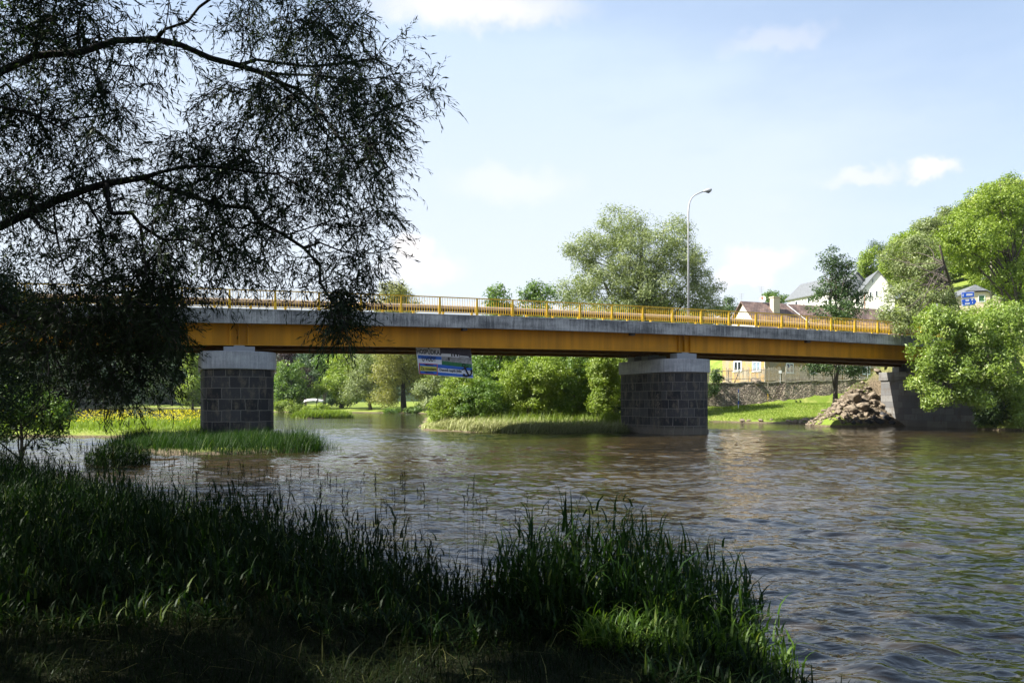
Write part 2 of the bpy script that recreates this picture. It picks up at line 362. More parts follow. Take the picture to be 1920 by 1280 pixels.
def mat_rubble():
    m, nt, p = newmat('rubble_stone'); t = nn(nt, 'ShaderNodeTexCoord')
    mp = nn(nt, 'ShaderNodeMapping'); mp.inputs['Scale'].default_value = (1, 1, 2.0); nt.links.new(t.outputs['Object'], mp.inputs[0])
    v = nn(nt, 'ShaderNodeTexVoronoi', i_Scale=2.4); nt.links.new(mp.outputs[0], v.inputs['Vector'])
    ve = nn(nt, 'ShaderNodeTexVoronoi', feature='DISTANCE_TO_EDGE', i_Scale=2.4); nt.links.new(mp.outputs[0], ve.inputs['Vector'])
    sp = nn(nt, 'ShaderNodeSeparateColor'); nt.links.new(v.outputs['Color'], sp.inputs[0])
    c = mixc(nt, sp.outputs[0], (.16, .125, .095), (.42, .35, .27))
    n = nn(nt, 'ShaderNodeTexNoise', i_Scale=3.0, i_Detail=8.0, i_Roughness=.7); nt.links.new(t.outputs['Object'], n.inputs['Vector'])
    c = mixc(nt, mrange(nt, n.outputs[0], .55, .68), c, (.43, .38, .30))
    c = mixc(nt, mrange(nt, ve.outputs[0], .0, .07, 1.0, 0.0), c, (.045, .04, .035))
    nt.links.new(c, p.inputs['Base Color']); p.inputs['Roughness'].default_value = .95
    b = nn(nt, 'ShaderNodeBump', i_Strength=.9, i_Distance=.12)
    nt.links.new(mrange(nt, ve.outputs[0], 0, .2), b.inputs['Height']); nt.links.new(b.outputs[0], p.inputs['Normal']); return m
M['rubble'] = mat_rubble()

def mat_ground():
    m, nt, p = newmat('ground'); g = nn(nt, 'ShaderNodeNewGeometry'); sp = nn(nt, 'ShaderNodeSeparateXYZ'); nt.links.new(g.outputs['Position'], sp.inputs[0])
    def N(s, d, r=.6):
        n = nn(nt, 'ShaderNodeTexNoise', i_Scale=s, i_Detail=d, i_Roughness=r); nt.links.new(g.outputs['Position'], n.inputs['Vector']); return n.outputs[0]
    a, b, c_, d_ = N(.12, 4), N(.9, 6), N(9.0, 5), N(.35, 5)
    grass = mixc(nt, mrange(nt, a, .35, .65), (.13, .19, .026), (.20, .255, .045))
    grass = mixc(nt, mrange(nt, b, .45, .7), grass, (.25, .27, .075))
    grass = mixc(nt, 1.0, grass, mixc(nt, c_, (.45,)*3, (1.5,)*3), 'MULTIPLY')
    soil = mixc(nt, mrange(nt, c_, .35, .65), (.06, .048, .032), (.165, .13, .088))
    # bare ground: close to the waterline, and worn patches
    low = mrange(nt, mth(nt, 'ADD', sp.outputs[2], mth(nt, 'MULTIPLY', d_, -.25)), -.05, .12, 1.0, 0.0)
    worn = mrange(nt, d_, .66, .74)
    f = mth(nt, 'MAXIMUM', low, worn)
    dc = nn(nt, 'ShaderNodeVectorMath', operation='DISTANCE'); nt.links.new(g.outputs['Position'], dc.inputs[0]); dc.inputs[1].default_value = (35.6, 79.0, 1.2)
    f = mth(nt, 'MAXIMUM', f, mrange(nt, mth(nt, 'ADD', dc.outputs['Value'], mth(nt, 'MULTIPLY', b, 3.0)), 5.2, 8.6, 1.0, 0.0))
    c = mixc(nt, f, grass, soil)
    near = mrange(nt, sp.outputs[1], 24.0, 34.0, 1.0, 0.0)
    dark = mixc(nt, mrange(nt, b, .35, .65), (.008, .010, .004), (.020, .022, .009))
    c = mixc(nt, near, c, dark)  # near bank blackened in the colour, painting in the shade under the trees
    c = mixc(nt, mrange(nt, sp.outputs[1], 285.0, 305.0), c, (.022, .038, .014))
    nt.links.new(c, p.inputs['Base Color']); p.inputs['Roughness'].default_value = .95; p.inputs['Specular IOR Level'].default_value = .1
    bm = nn(nt, 'ShaderNodeBump', i_Strength=.7, i_Distance=.08); nt.links.new(c_, bm.inputs['Height']); nt.links.new(bm.outputs[0], p.inputs['Normal'])
    return m
M['ground'] = mat_ground()

def mat_water():
    m = bpy.data.materials.new('river_water'); m.use_nodes = True; nt = m.node_tree; nt.nodes.clear()
    g = nn(nt, 'ShaderNodeNewGeometry')
    def N(s, d, r, sc, rot=0.0):
        mp = nn(nt, 'ShaderNodeMapping'); mp.inputs['Scale'].default_value = sc; mp.inputs['Rotation'].default_value = (0, 0, rot)
        nt.links.new(g.outputs['Position'], mp.inputs[0])
        n = nn(nt, 'ShaderNodeTexNoise', i_Scale=s, i_Detail=d, i_Roughness=r, i_Distortion=.6); nt.links.new(mp.outputs[0], n.inputs['Vector']); return n.outputs[0]
    h = mth(nt, 'ADD', mth(nt, 'MULTIPLY', N(2.2, 3.0, .55, (.75, 1.5, 1), .25), 1.0), mth(nt, 'MULTIPLY', N(8.0, 1.5, .5, (.8, 1.3, 1), -.2), .12))
    h = mth(nt, 'ADD', h, mth(nt, 'MULTIPLY', N(.35, 3, .5, (.8, 1.4, 1), .1), .9))
    calm = N(.09, 3, .5, (.6, 1.6, 1), .15)
    bm = nn(nt, 'ShaderNodeBump', i_Distance=.05); nt.links.new(h, bm.inputs['Height'])
    nt.links.new(mrange(nt, calm, .35, .65, .38, 1.0), bm.inputs['Strength'])
    p = nn(nt, 'ShaderNodeBsdfPrincipled')
    silt = N(.25, 4, .6, (.5, 1.3, 1))
    nt.links.new(mixc(nt, mrange(nt, silt, .35, .65), (.017, .0135, .0075), (.034, .024, .011)), p.inputs['Base Color'])
    p.inputs['Roughness'].default_value = .06; p.inputs['IOR'].default_value = 1.333; p.inputs['Specular IOR Level'].default_value = .72
    nt.links.new(bm.outputs[0], p.inputs['Normal'])
    o = nn(nt, 'ShaderNodeOutputMaterial'); nt.links.new(p.outputs[0], o.inputs[0]); return m
M['water'] = mat_water()

# ------------------------------------------------------------------ terrain and water
RIVER = np.array([(60, -60), (8, -60), (4, -20), (3.2, 0), (2.7, 5), (2.0, 6.6), (.6, 7.9), (-.5, 8.8), (-1.9, 10.2), (-5, 13.5), (-8.5, 17), (-13.5, 22), (-19, 26), (-30, 30), (-48, 33),
                  (-90, 34), (-220, 60), (-330, 200), (-330, 330), (-150, 300), (-100, 262), (-74, 215), (-58, 180), (-42, 168), (-20, 160), (-14, 148), (-12, 110), (-9, 78), (-7.8, 68), (-6.6, 64.5),
                  (-3.5, 61), (2, 58.6), (8, 60), (12, 63.5), (17, 74), (23, 91), (30, 85), (34.5, 79.5), (39, 80), (41.5, 72), (45, 70.5), (52, 70), (60, 62), (66, 20), (64, -60)], float)
BAR = np.array([(-17.5, 44.6), (-20, 47.5), (-23, 52), (-32, 52), (-46, 50), (-90, 60), (-100, 80), (-60, 84), (-38, 80), (-27, 72), (-21.5, 62), (-17, 50), (-15.5, 46)], float)
PIERG = np.array([(-22, 44.5), (-19.5, 39.5), (-16.5, 36.6), (-13.0, 35.3), (-10.3, 36.4), (-9.3, 38.6), (-11.0, 42.0), (-14.5, 46), (-20, 47)], float)
ISLE = np.array([(-32, 113), (-29, 110), (-25, 112), (-23, 115), (-27, 117), (-31, 116)], float)
def inside(P, x, y):
    r = np.zeros(x.shape, bool); n = len(P)
    for i in range(n):
        x0, y0 = P[i]; x1, y1 = P[(i+1) % n]
        c = ((y0 > y) != (y1 > y)) & (x < (x1-x0)*(y-y0)/((y1-y0) if y1 != y0 else 1e-9)+x0)
        r ^= c
    return r
def edge_dist(P, x, y):
    d = np.full(x.shape, 1e9); n = len(P)
    for i in range(n):
        x0, y0 = P[i]; x1, y1 = P[(i+1) % n]; dx, dy = x1-x0, y1-y0
        t = np.clip(((x-x0)*dx+(y-y0)*dy)/(dx*dx+dy*dy), 0, 1)
        d = np.minimum(d, np.hypot(x-x0-t*dx, y-y0-t*dy))
    return d
def sstep(x, a, b):
    t = np.clip((x-a)/(b-a), 0, 1); return t*t*(3-2*t)
_w = RNG.normal(size=(26, 2)); _wl = np.geomspace(1.5, 60, 26); _wp = RNG.uniform(0, 6.28, 26)
_w = _w/np.linalg.norm(_w, axis=1)[:, None]*(2*np.pi/_wl)[:, None]
def rough(x, y):
    r = np.zeros(np.shape(x))
    for k in range(26): r += np.sin(x*_w[k, 0]+y*_w[k, 1]+_wp[k])*_wl[k]
    return r/(_wl.sum())*3
def wall_y(x): return 100.5+(x-25)*.03
def height(x, y):
    x = np.asarray(x, float); y = np.asarray(y, float)
    wx = x+.5*rough(y*3+5, x*3)*np.minimum(1, np.abs(y)/30); wy = y+.5*rough(x*3, y*3+9)*np.minimum(1, np.abs(y)/30)
    inr = inside(RIVER, wx, wy); d = edge_dist(RIVER, wx, wy); s = np.where(inr, -d, d)
    low = np.zeros(x.shape)
    for P in (BAR, PIERG, ISLE):
        di = edge_dist(P, wx, wy); ii = inside(P, wx, wy); si = np.where(ii, di, -di); low = np.where(si > s, 1, low); s = np.maximum(s, si)
    sp = np.maximum(s, 0)
    z = .28*(1-np.exp(-sp/.5))+.5*(1-np.exp(-sp/5))*(1-low*.8)
    z += 1.3*sstep(sp, 0, 15)*sstep(x, 10, 24)*sstep(y, 70, 90)
    z += np.minimum(.02*sp, 2.0)*sstep(y, 100, 160)
    far = sstep(y, 280, 460); z += far*(6+30*sstep(y, 320, 520)*(1+.35*np.sin(x/70+1)))
    z += 22*sstep(y, 360, 460)*np.exp(-((x+190)/60)**2)
    z += rough(x, y)*.12*np.minimum(1, sp/2)
    T = (x > 12) & (y > wall_y(x)); ter = 4.6+.025*(x-25)+np.clip(y-118, 0, 34)*.36*sstep(x, 30, 66)+np.clip(x-50, 0, 90)*.17*sstep(y, 108, 130)+np.clip(x-.47*y, 0, 60)*.22*sstep(y, 150, 190)
    z = np.where(T, np.maximum(z, ter), z)
    hillr = sstep(x-.35*np.maximum(y-60, 0), 30, 140)*sstep(y, 40, 110); z = np.where(s > 0, z+hillr*14*(~T), z)
    u = x*CT+y*ST; v = -x*ST+y*CT
    du = np.maximum(65.9-u, 0); dv = np.maximum(np.abs(v-52)-5.6, 0); dd = np.hypot(du, dv)
    e = 7.35-.80*dd-.0006*np.maximum(u-66, 0)**2+.45*rough(x*5, y*5)*(u < 66)-.9*(u < 66)*(v > 57.5)
    e = np.where((du > 0) & (v > 52), np.minimum(e, 1.2+np.where(v > 57, .95, .6)*(v-57)), e); e = np.where((v <= 52) & (du > 0), np.where(v < 46.4, np.minimum(e, 2.2-.7*du), -9), e)
    e = np.where(u > 55, e, -9)
    ee = 7.1-.8*np.hypot(np.maximum(u+27, 0), dv); ee = np.where((u < -27) | (dv > 0), ee, -9); ee = np.where(u < -20, ee, -9)
    z = np.maximum(z, np.maximum(e, ee))
    zw = -np.minimum(.35*np.maximum(-s, 0), 1.3)-.02
    return np.where((s <= 0), np.maximum(zw, np.maximum(e, ee)), z)
def hz(x, y): return float(height(np.array([x]), np.array([y]))[0])

def ax(c, lo, hi, k, n):
    a, b = math.asinh((lo-c)/k), math.asinh((hi-c)/k); return c+k*np.sinh(np.linspace(a, b, n))
gx = ax(2, -700, 700, 26, 560); gy = ax(20, -70, 1100, 26, 620)
GX, GY = np.meshgrid(gx, gy); GZ = height(GX, GY)
def gridq(nx, ny):
    i = np.arange(nx*ny).reshape(ny, nx); return np.stack([i[:-1, :-1], i[:-1, 1:], i[1:, 1:], i[1:, :-1]], -1).reshape(-1, 4)
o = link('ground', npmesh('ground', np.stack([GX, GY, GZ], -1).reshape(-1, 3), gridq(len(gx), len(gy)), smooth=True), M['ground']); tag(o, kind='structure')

# river surface: a fan of cells that grow with distance, real waves as far as the cells can hold them
rr = np.concatenate([np.geomspace(3.0, 70, 780)[:-1], np.geomspace(70, 620, 130)]); aa = np.radians(np.concatenate([np.linspace(-64, -39, 40)[:-1], np.linspace(-39, 37, 820), np.linspace(37, 54, 30)[1:]]))
R, A = np.meshgrid(rr, aa, indexing='ij'); WX, WY = R*np.sin(A), R*np.cos(A)
cell = R*.0030+np.where(R > 70, R*.012, 0)
Z = np.zeros(WX.shape); rg = np.random.default_rng(5)
for k in range(96):
    wl = .11*(3.6/.11)**(k/95.0)*rg.uniform(.9, 1.1); th = rg.normal(math.radians(78), .60)
    kx, ky = math.cos(th)*2*math.pi/wl, math.sin(th)*2*math.pi/wl
    ph = rg.uniform(0, 6.28); amp = wl*.0056*(1.35 if .18 < wl < 1.1 else .6)
    mod = np.clip(.5+.75*np.sin(WX*kx*.13+WY*ky*.08+ph*3)*np.cos(WX*.13-WY*.17*(1+.2*math.sin(ph))+ph), 0, 1.3)
    f_ = WX*kx+WY*ky+ph+1.1*np.sin(WX*.35+WY*.22+ph*2)
    Z += amp*mod*(np.sin(f_) if k % 2 else 1-1.6*np.abs(np.sin(f_*.5)))*np.clip((wl/cell-2.2)/3, 0, 1)
# a slow swell where the current turns past the bank, lower right
for k in range(6):
    wl = .5+.13*k; dxx, dyy = .62, .78
    q = (WX-3.2)*(-.25)+(WY-4.5)*.97
    env = np.exp(-((WX-5.2)/2.6)**2-((WY-6.6)/2.6)**2)
    Z += .006*env*np.sin((np.hypot(WX-9.5, WY+1.5))*2*math.pi/wl+k)
Vw = np.stack([WX, WY, Z], -1).reshape(-1, 3)
o = link('river_water', npmesh('river_water', Vw, gridq(len(aa), len(rr))[:, ::-1], smooth=True), M['water']); tag(o, kind='structure')

# ------------------------------------------------------------------ foliage helpers
def unit(a): return a/np.maximum(np.linalg.norm(a, axis=-1, keepdims=True), 1e-9)
def leaves(C, D, N, L, Wd, val, fold=0.0):
    """one diamond per leaf: centre C, along D, facing N"""
    D = unit(D); Bn = unit(np.cross(D, N)); L = np.asarray(L).reshape(-1, 1); Wd = np.asarray(Wd).reshape(-1, 1)
    Nn = np.cross(Bn, D)
    P = np.stack([C-D*L/2, C+Bn*Wd/2-D*L*.08, C+D*L/2-Nn*L*fold, C-Bn*Wd/2-D*L*.08], 1).reshape(-1, 3)
    n = len(C); Q = np.arange(4*n).reshape(n, 4); return P, Q, np.repeat(val, 4)
def crown_mesh(lobes, clump=.8, per=60, leaf=.22, aspect=.45, dens=1.0, droop=.0, rng=RNG, shell=.45, gap=.0, lit=False):
    """lobes: (centre, radii). Clumps of leaves spread through each lobe, denser towards its skin"""
    Cs = []; Ns = []; Vs = []
    for c, r in lobes:
        c = np.array(c, float); r = np.array(r, float)
        area = 4*math.pi*((r[0]*r[1])**1.6/3+(r[0]*r[2])**1.6/3+(r[1]*r[2])**1.6/3)**(1/1.6)
        n = max(6, int(area/(clump*clump)*.85*dens))
        d = unit(rng.normal(size=(n, 3))); rad = rng.uniform(0, 1, n)**shell
        rad = np.where(rng.random(n) < .18, rad*1.10, rad)
        cc = c+d*rad[:, None]*r
        if gap: 
            keep = (np.sin(cc[:, 0]*1.3+cc[:, 2]*.9)*np.sin(cc[:, 1]*1.1+cc[:, 2]*1.7+1) > -1+gap*1.4) ; cc = cc[keep]; d = d[keep]; n = len(cc)
        cr = clump*rng.uniform(.5, 1.25, n); tone = rng.normal(0, .16, n)
        m = np.maximum(6, (per*1.45*(cr/clump)**2).astype(int)); idx = np.repeat(np.arange(n), m); k = len(idx)
        q = unit(rng.normal(size=(k, 3)))*(rng.uniform(0, 1, k)**.5)[:, None]; q[:, 2] *= .72
        if droop: q[:, 2] = q[:, 2]*(1+droop)-droop*.5*rng.random(k); 
        P = cc[idx]+q*cr[idx][:, None]
        P[:, 2] = np.maximum(P[:, 2], .08)
        Nn = unit(d[idx]*.55+q*.55+rng.normal(size=(k, 3))*.55+np.array([0, 0, .35]))
        Cs.append(P); Ns.append(Nn); Vs.append(np.clip(.45+tone[idx]+rng.normal(0, .20, k), 0, 1))
    C = np.concatenate(Cs); Nn = np.concatenate(Ns); V = np.concatenate(Vs); k = len(C)
    D = unit(np.cross(Nn, rng.normal(size=(k, 3)))); 
    if droop: D = unit(D*.7+np.array([0, 0, -1.0])*droop)
    L = leaf*rng.uniform(.65, 1.3, k)
    if lit: k = lit_gap(C, rng, 1.25); C, D, Nn, L, V = C[k], D[k], Nn[k], L[k], V[k]
    P, Q, val = leaves(C, D, Nn, L, L*aspect, V)
    return npmesh('crown', P, Q, val)
def trunk_mesh(base, top, r, lobes, rng, extra=2, lean=(0, 0)):
    mb = MB(); base = Vector(base); top = Vector(top); pts = []; n = 7
    for i in range(n):
        t = i/(n-1); p = base.lerp(top, t); w = math.sin(t*math.pi)
        pts.append(p+Vector((rng.normal()*r*.35*w+lean[0]*w, rng.normal()*r*.35*w+lean[1]*w, 0)))
    rad = [r*(1.45 if i == 0 else 1-.78*i/(n-1)) for i in range(n)]
    mb.tube(pts, rad, 9)
    for c, rl in lobes:
        c = Vector(c)
        for e in range(1+extra):
            tgt = c if e == 0 else c+Vector([rng.normal()*.5*q for q in rl])
            i = min(n-2, max(1, int(n*rng.uniform(.25, .8)))); s = pts[i]
            k = 5; q = [s.lerp(tgt, j/k)+Vector((0, 0, math.sin(j/k*math.pi)*.06*(tgt-s).length))+Vector(rng.normal(size=3)*.02*(tgt-s).length*(0 < j < k)) for j in range(k+1)]
            mb.tube(q, [rad[i]*.55*(1-j/k*.85) for j in range(k+1)], 5)
    return mb
def tree(name, label, cat, Y, base, lobes_px, mat, group=None, trunk_r=.25, clump=.9, per=60, leaf=.24, aspect=.45, dens=1.0, droop=0.0,
         depth=1.0, seed=0, bark='bark', trunk=True, top=None, gap=.0, shell=.45, gz=None, extra=2):
    """a tree or shrub with its foot at column `base`, distance Y; lobes give its crown as (column, row, half width, half height, forward offset)"""
    rng = np.random.default_rng(1000+seed); lobes = []
    for L in lobes_px:
        px, py, rx, ry = L[:4]; off = L[4] if len(L) > 4 else rng.normal()*.25*rx*Y/F
        y = Y+off; c = at(px, py, y); a, b = rx*y/F, ry*y/F
        lobes.append((c, (a, (a+b)/2*depth, b)))
    X = (base-CX)/F*Y; g = hz(X, Y) if gz is None else gz
    e = empty(name, (X, Y, g), label, cat, group)
    if trunk:
        cm = sum((l[0] for l in lobes), Vector())/len(lobes)
        t = Vector(top) if top else Vector((cm.x, cm.y, max(l[0].z for l in lobes)))
        trunk_mesh((X, Y, g-.25), t, trunk_r, lobes, rng, extra).build('trunk', M[bark], e, smooth=True)
    link('crown', crown_mesh(lobes, clump, per, leaf, aspect, dens, droop, rng, shell, gap, Y < 25), M[mat], e)
    return e

LIT = ((2.15, 6.75, .55), (1.0, 6.4, .45), (-2.95, 6.75, .50), (-4.0, 6.5, .22), (-.95, 5.25, .45), (1.5, 7.2, .25), (2.4, 8.2, .3), (-3.4, 7.9, .2), (-9.3, 13.6, 1.3), (-15.6, 27, 2.6), (-17.5, 28, 1.5), (-1.6, 6.3, .18))  # sunlit spots chosen on the ground; the crowns are cut open for them
def lit_gap(P, rng, pad=1.0):
    """drops the leaves that would keep the sun off the chosen LIT spots"""
    t = (P[:, 2]-.6)/math.tan(SUN_EL); lx = P[:, 0]-t*math.sin(SUN_AZ)*1.0; ly = P[:, 1]-t*math.cos(SUN_AZ); k = np.ones(len(P), bool)
    for x, y, r in LIT: k &= ~(np.hypot(lx-x, (ly-y)) < r*pad*rng.uniform(.55, 1.15, len(P)))
    return k
def blades(P, H, Wd, rng, lean=.35, segs=3, az=None, curl=1.0, val=None):
    """arching grass blades rooted at P"""
    n = len(P); az = rng.uniform(0, 6.283, n) if az is None else az; ln = np.abs(rng.normal(lean, lean*.5, n))
    H = np.asarray(H); Wd = np.asarray(Wd)
    dirx, diry = np.cos(az), np.sin(az); px, py = -diry, dirx; V = []
    for s in range(segs+1):
        t = s/segs; hor = H*ln*(t**1.8)*curl; up = H*(t-.32*ln*curl*t*t*1.2); w = Wd*(1-t**1.5)*.5+.0004
        c = P+np.stack([dirx*hor, diry*hor, up], 1)
        V.append(c+np.stack([px*w, py*w, np.zeros(n)], 1)); V.append(c-np.stack([px*w, py*w, np.zeros(n)], 1))
    V = np.stack(V, 1); m = 2*(segs+1); b = (np.arange(n)*m)[:, None]
    Q = np.concatenate([b+np.array([[2*s, 2*s+1, 2*s+3, 2*s+2]]) for s in range(segs)], 0)
    val = np.clip(rng.normal(.45, .22, n), 0, 1) if val is None else val
    return V.reshape(-1, 3), Q, np.repeat(val, m)
def join_np(parts):
    V, Q, A = [], [], []; o = 0
    for v, q, a in parts: V.append(v); Q.append(q+o); A.append(a); o += len(v)
    return np.concatenate(V), np.concatenate(Q), np.concatenate(A)
def reed_stems(P, H, rng, leafn=6, lw=.014, spread=1.0):
    """tall grass stems, each with long arching leaves up its length"""
    n = len(P); parts = []; az = rng.uniform(0, 6.283, n); tilt = np.abs(rng.normal(.10, .07, n))*spread
    V, Q, A = blades(P, H, np.full(n, .006), rng, .12, 3, az, 1.0, np.clip(rng.normal(.35, .15, n), 0, 1)); parts.append((V, Q, A))
    for k in range(leafn):
        t = (k+.6)/leafn*.92+rng.uniform(-.06, .06, n); hor = H*.12*t**1.8
        root = P+np.stack([np.cos(az)*hor, np.sin(az)*hor, H*t*(.97-.03*t)], 1)
        a2 = az+k*2.6+rng.normal(0, .7, n); ll = (.30-.10*abs(t-.45))*rng.uniform(.6, 1.25, n)*np.clip(H/.9, .6, 1.25)
        ln = np.abs(rng.normal(.75, .3, n))
        val = np.clip(rng.normal(.45, .22, n), 0, .95); val = np.where(rng.random(n) < .04, 1.0, val)
        parts.append(blades(root, ll, lw*rng.uniform(.6, 1.3, n), rng, .8, 3, a2, 1.0, val))
    return join_np(parts)
def scatter(rng, n, x0, x1, y0, y1, test):
    x = rng.uniform(x0, x1, n); y = rng.uniform(y0, y1, n); z = height(x, y); k = test(x, y, z); return np.stack([x[k], y[k], z[k]], 1)

# ------------------------------------------------------------------ the bridge
def sweep(mb, prof, u0, u1, zf, step=1.5, closed=True, uvs=True, m=0):
    """profile of (v, dz) swept along the bridge; dz is added to zf(u)"""
    us = np.arange(u0, u1+1e-6, step)
    if us[-1] < u1-1e-3: us = np.append(us, u1)
    n = len(prof); L = [0]
    for k in range(n): L.append(L[-1]+math.hypot(prof[(k+1) % n][0]-prof[k][0], prof[(k+1) % n][1]-prof[k][1]))
    rings = [[mb.vert(B(u, v, zf(u)+dz)) for v, dz in prof] for u in us]
    for i in range(len(us)-1):
        for k in range(n if closed else n-1):
            j = (k+1) % n
            uv = [(us[i], L[k]), (us[i+1], L[k]), (us[i+1], L[k+1]), (us[i], L[k+1])]
            mb.face((rings[i][k], rings[i+1][k], rings[i+1][j], rings[i][j]), uv if uvs else None, m)
    if closed: mb.face(rings[0][::-1], None, m); mb.face(rings[-1], None, m)
def bbox(mb, u0, u1, v0, v1, za, zb, m=0):
    """box in bridge axes; za, zb are functions of u or numbers"""
    f = lambda z, u: z(u) if callable(z) else z
    P = [(u0, v0), (u1, v0), (u1, v1), (u0, v1)]
    mb.hexa([B(u, v, f(za, u)) for u, v in P]+[B(u, v, f(zb, u)) for u, v in P], m)
UA, UB = -27.0, 66.0
bridge = empty('bridge', B(20, 52, 0), 'long road bridge with yellow railing and orange girders on two stone piers', 'bridge')
mb = MB(); sweep(mb, [(47.12, -.83), (47.12, -.05), (57.40, -.05), (57.40, -.83), (57.0, -.83), (56.7, -.55), (47.82, -.55), (47.5, -.83)], UA, UB, z_top)
deck = mb.build('deck', M['fascia'], bridge)
mb = MB(); sweep(mb, [(47.09, -.046), (47.09, .0), (47.62, .0), (47.62, -.046)], UA, UB, z_top); mb.build('edge_coping', M['kerb'], deck)  # top lip of the deck; its sunlit white line is put into the pale colour
mb = MB(); sweep(mb, [(49.3, -.045), (49.3, .02), (55.3, .02), (55.3, -.045)], UA, UB, z_top); mb.build('road_surface', M['asphalt'], deck)
for ux in (16.9, 29.4, 45.4):
    mb = MB(); bbox(mb, ux-.16, ux+.16, 47.25, 47.6, lambda u: z_fasc(u)-.16, lambda u: z_fasc(u)-.003); mb.build('drain_outlet', M['dark_metal'], deck)
for gi, gv in enumerate((48.35, 52.25, 56.15)):
    mb = MB(); mt = M['orange'] if gi == 0 else M['orange_dark']
    zt = lambda u: z_top(u)-.553
    us = np.arange(UA+.3, UB-.2, 1.5); us = np.append(us, UB-.2)
    for a, b in zip(us, us[1:]):
        bbox(mb, a, b, gv-.015, gv+.015, lambda u: z_flg(u)+.05, zt)
        bbox(mb, a, b, gv-.26, gv+.26, lambda u: z_flg(u), lambda u: z_flg(u)+.048)
        bbox(mb, a, b, gv-.2, gv-.018, lambda u: zt(u)-.04, lambda u: zt(u)-.004)
    g = mb.build('girder', mt, bridge)
    for pu_ in (3.3, 34.4):
        for k, du_ in enumerate((-.5, 0, .5) if gi == 0 else (0,)):
            mb = MB(); bbox(mb, pu_+du_-.03, pu_+du_+.03, gv-.24, gv-.018, lambda u: z_flg(u)+.05, lambda u: zt(u)-.045); mb.build('stiffener', mt, g)
# cross frames between the girders
for ux in np.arange(-22, 64, 6.2):
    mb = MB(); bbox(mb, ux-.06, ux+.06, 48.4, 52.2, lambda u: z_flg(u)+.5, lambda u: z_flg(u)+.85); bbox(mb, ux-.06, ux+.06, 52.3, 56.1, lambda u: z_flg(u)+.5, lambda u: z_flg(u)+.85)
    mb.build('cross_brace', M['orange_dark'], bridge)

def railing(v, posts=True):
    mb = MB(); sweep(mb, [(v-.035, 1.06), (v-.035, 1.12), (v+.035, 1.12), (v+.035, 1.06)], UA, UB, z_top, uvs=False)
    sweep(mb, [(v-.02, .10), (v-.02, .145), (v+.02, .145), (v+.02, .10)], UA, UB, z_top, uvs=False)
    r = mb.build('railing', M['yellow'], bridge)
    for n in range(-9, 27):
        u = U0+n*BAY
        mb = MB(); P = [(u-.085, v-.05), (u+.085, v-.05), (u+.085, v+.04), (u-.085, v+.04)]; T = [(u-.05, v-.045), (u+.05, v-.045), (u+.05, v+.03), (u-.05, v+.03)]
        mb.hexa([B(a, b, z_top(u)+.002) for a, b in P]+[B(a, b, z_top(u)+1.058) for a, b in T])
        if posts: mb.build('railing_post', M['yellow'], r)
        if n < 26:
            mb2 = MB()
            for k in range(1, 15):
                uu = u+BAY*k/15; bbox(mb2, uu-.011, uu+.011, v-.011, v+.011, lambda q: z_top(q)+.147, lambda q: z_top(q)+1.057)
            mb2.build('railing_bars', M['yellow'], r)
railing(V0+.06)
mb = MB(); vv = 57.2
sweep(mb, [(vv-.035, 1.06), (vv-.035, 1.12), (vv+.035, 1.12), (vv+.035, 1.06)], UA, UB, z_top, uvs=False)
for uu in np.arange(UA, UB, .17): bbox(mb, uu-.01, uu+.01, vv-.01, vv+.01, z_top, lambda q: z_top(q)+1.058)
mb.build('railing', M['yellow'], bridge)
for gv, full in ((48.95, True), (55.65, False)):
    mb = MB()
    sweep(mb, [(gv-.05, .60), (gv-.09, .66), (gv-.09, .72), (gv-.04, .78), (gv+.0, .78), (gv+.0, .56)], UA, UB-1, z_top, uvs=False)
    gr_ = mb.build('guard_rail', M['galv'], bridge)
    mb = MB(); sweep(mb, [(gv-.03, .36), (gv-.03, .555), (gv+.03, .555), (gv+.03, .36)], UA, UB-1, z_top, uvs=False); mb.build('dark_strip', M['wood_dark'], gr_)  # the last sweep is a dark strip below the guard rail
    if full:
        for k in range(46):
            u = UA+1+k*2.0; mb = MB(); bbox(mb, u-.07, u+.07, gv+.002, gv+.10, lambda q: z_top(q)-.044, lambda q: z_top(q)+.60); mb.build('guard_rail_post', M['yellow'], gr_)

def ring_pier(uc, hw, v0, v1, nose, n=12):
    R_ = []
    for k in range(n+1):
        a = math.pi+math.pi*k/n; R_.append((uc+hw*math.cos(a), v0+nose+nose*math.sin(a)))
    for k in range(n+1):
        a = math.pi*k/n; R_.append((uc+hw*math.cos(a), v1-nose+nose*math.sin(a)))
    return [tuple(B(u, v)[:2]) for u, v in R_]
def pier(uc, capz0, capz1, lab):
    p = MB(); p.prism(ring_pier(uc, 1.95, 47.0, 55.1, 1.35), -1.6, capz0+.0)
    pr = p.build('pier', M['pier'], bridge); pr['label'] = lab
    c = MB(); c.prism(ring_pier(uc, 2.08, 46.85, 55.25, 1.4), capz0+.002, capz1); c.build('pier_cap', M['cap'], pr, bevel=.04)
    f = MB(); f.prism(ring_pier(uc, 2.01, 46.93, 55.17, 1.4), -1.6, .30); f.build('footing', M['pier'], pr)
    for gv in (48.35, 52.25, 56.15-1.9):
        b = MB(); bbox(b, uc-.85, uc+.85, gv-.45, gv+.45, capz1+.002, lambda u: z_flg(u)-.09); bbox(b, uc-.3, uc+.3, gv-.25, gv+.25, lambda u: z_flg(u)-.088, lambda u: z_flg(u)-.003)
        b.build('bearing_block', M['cap'], pr)
    return pr
pr1 = pier(3.3, 4.23, 5.25, 'dark stone pier standing in grass near the left bank')
pr2 = pier(34.4, 4.50, 5.48, 'dark stone pier in midstream with pale mortar patches')
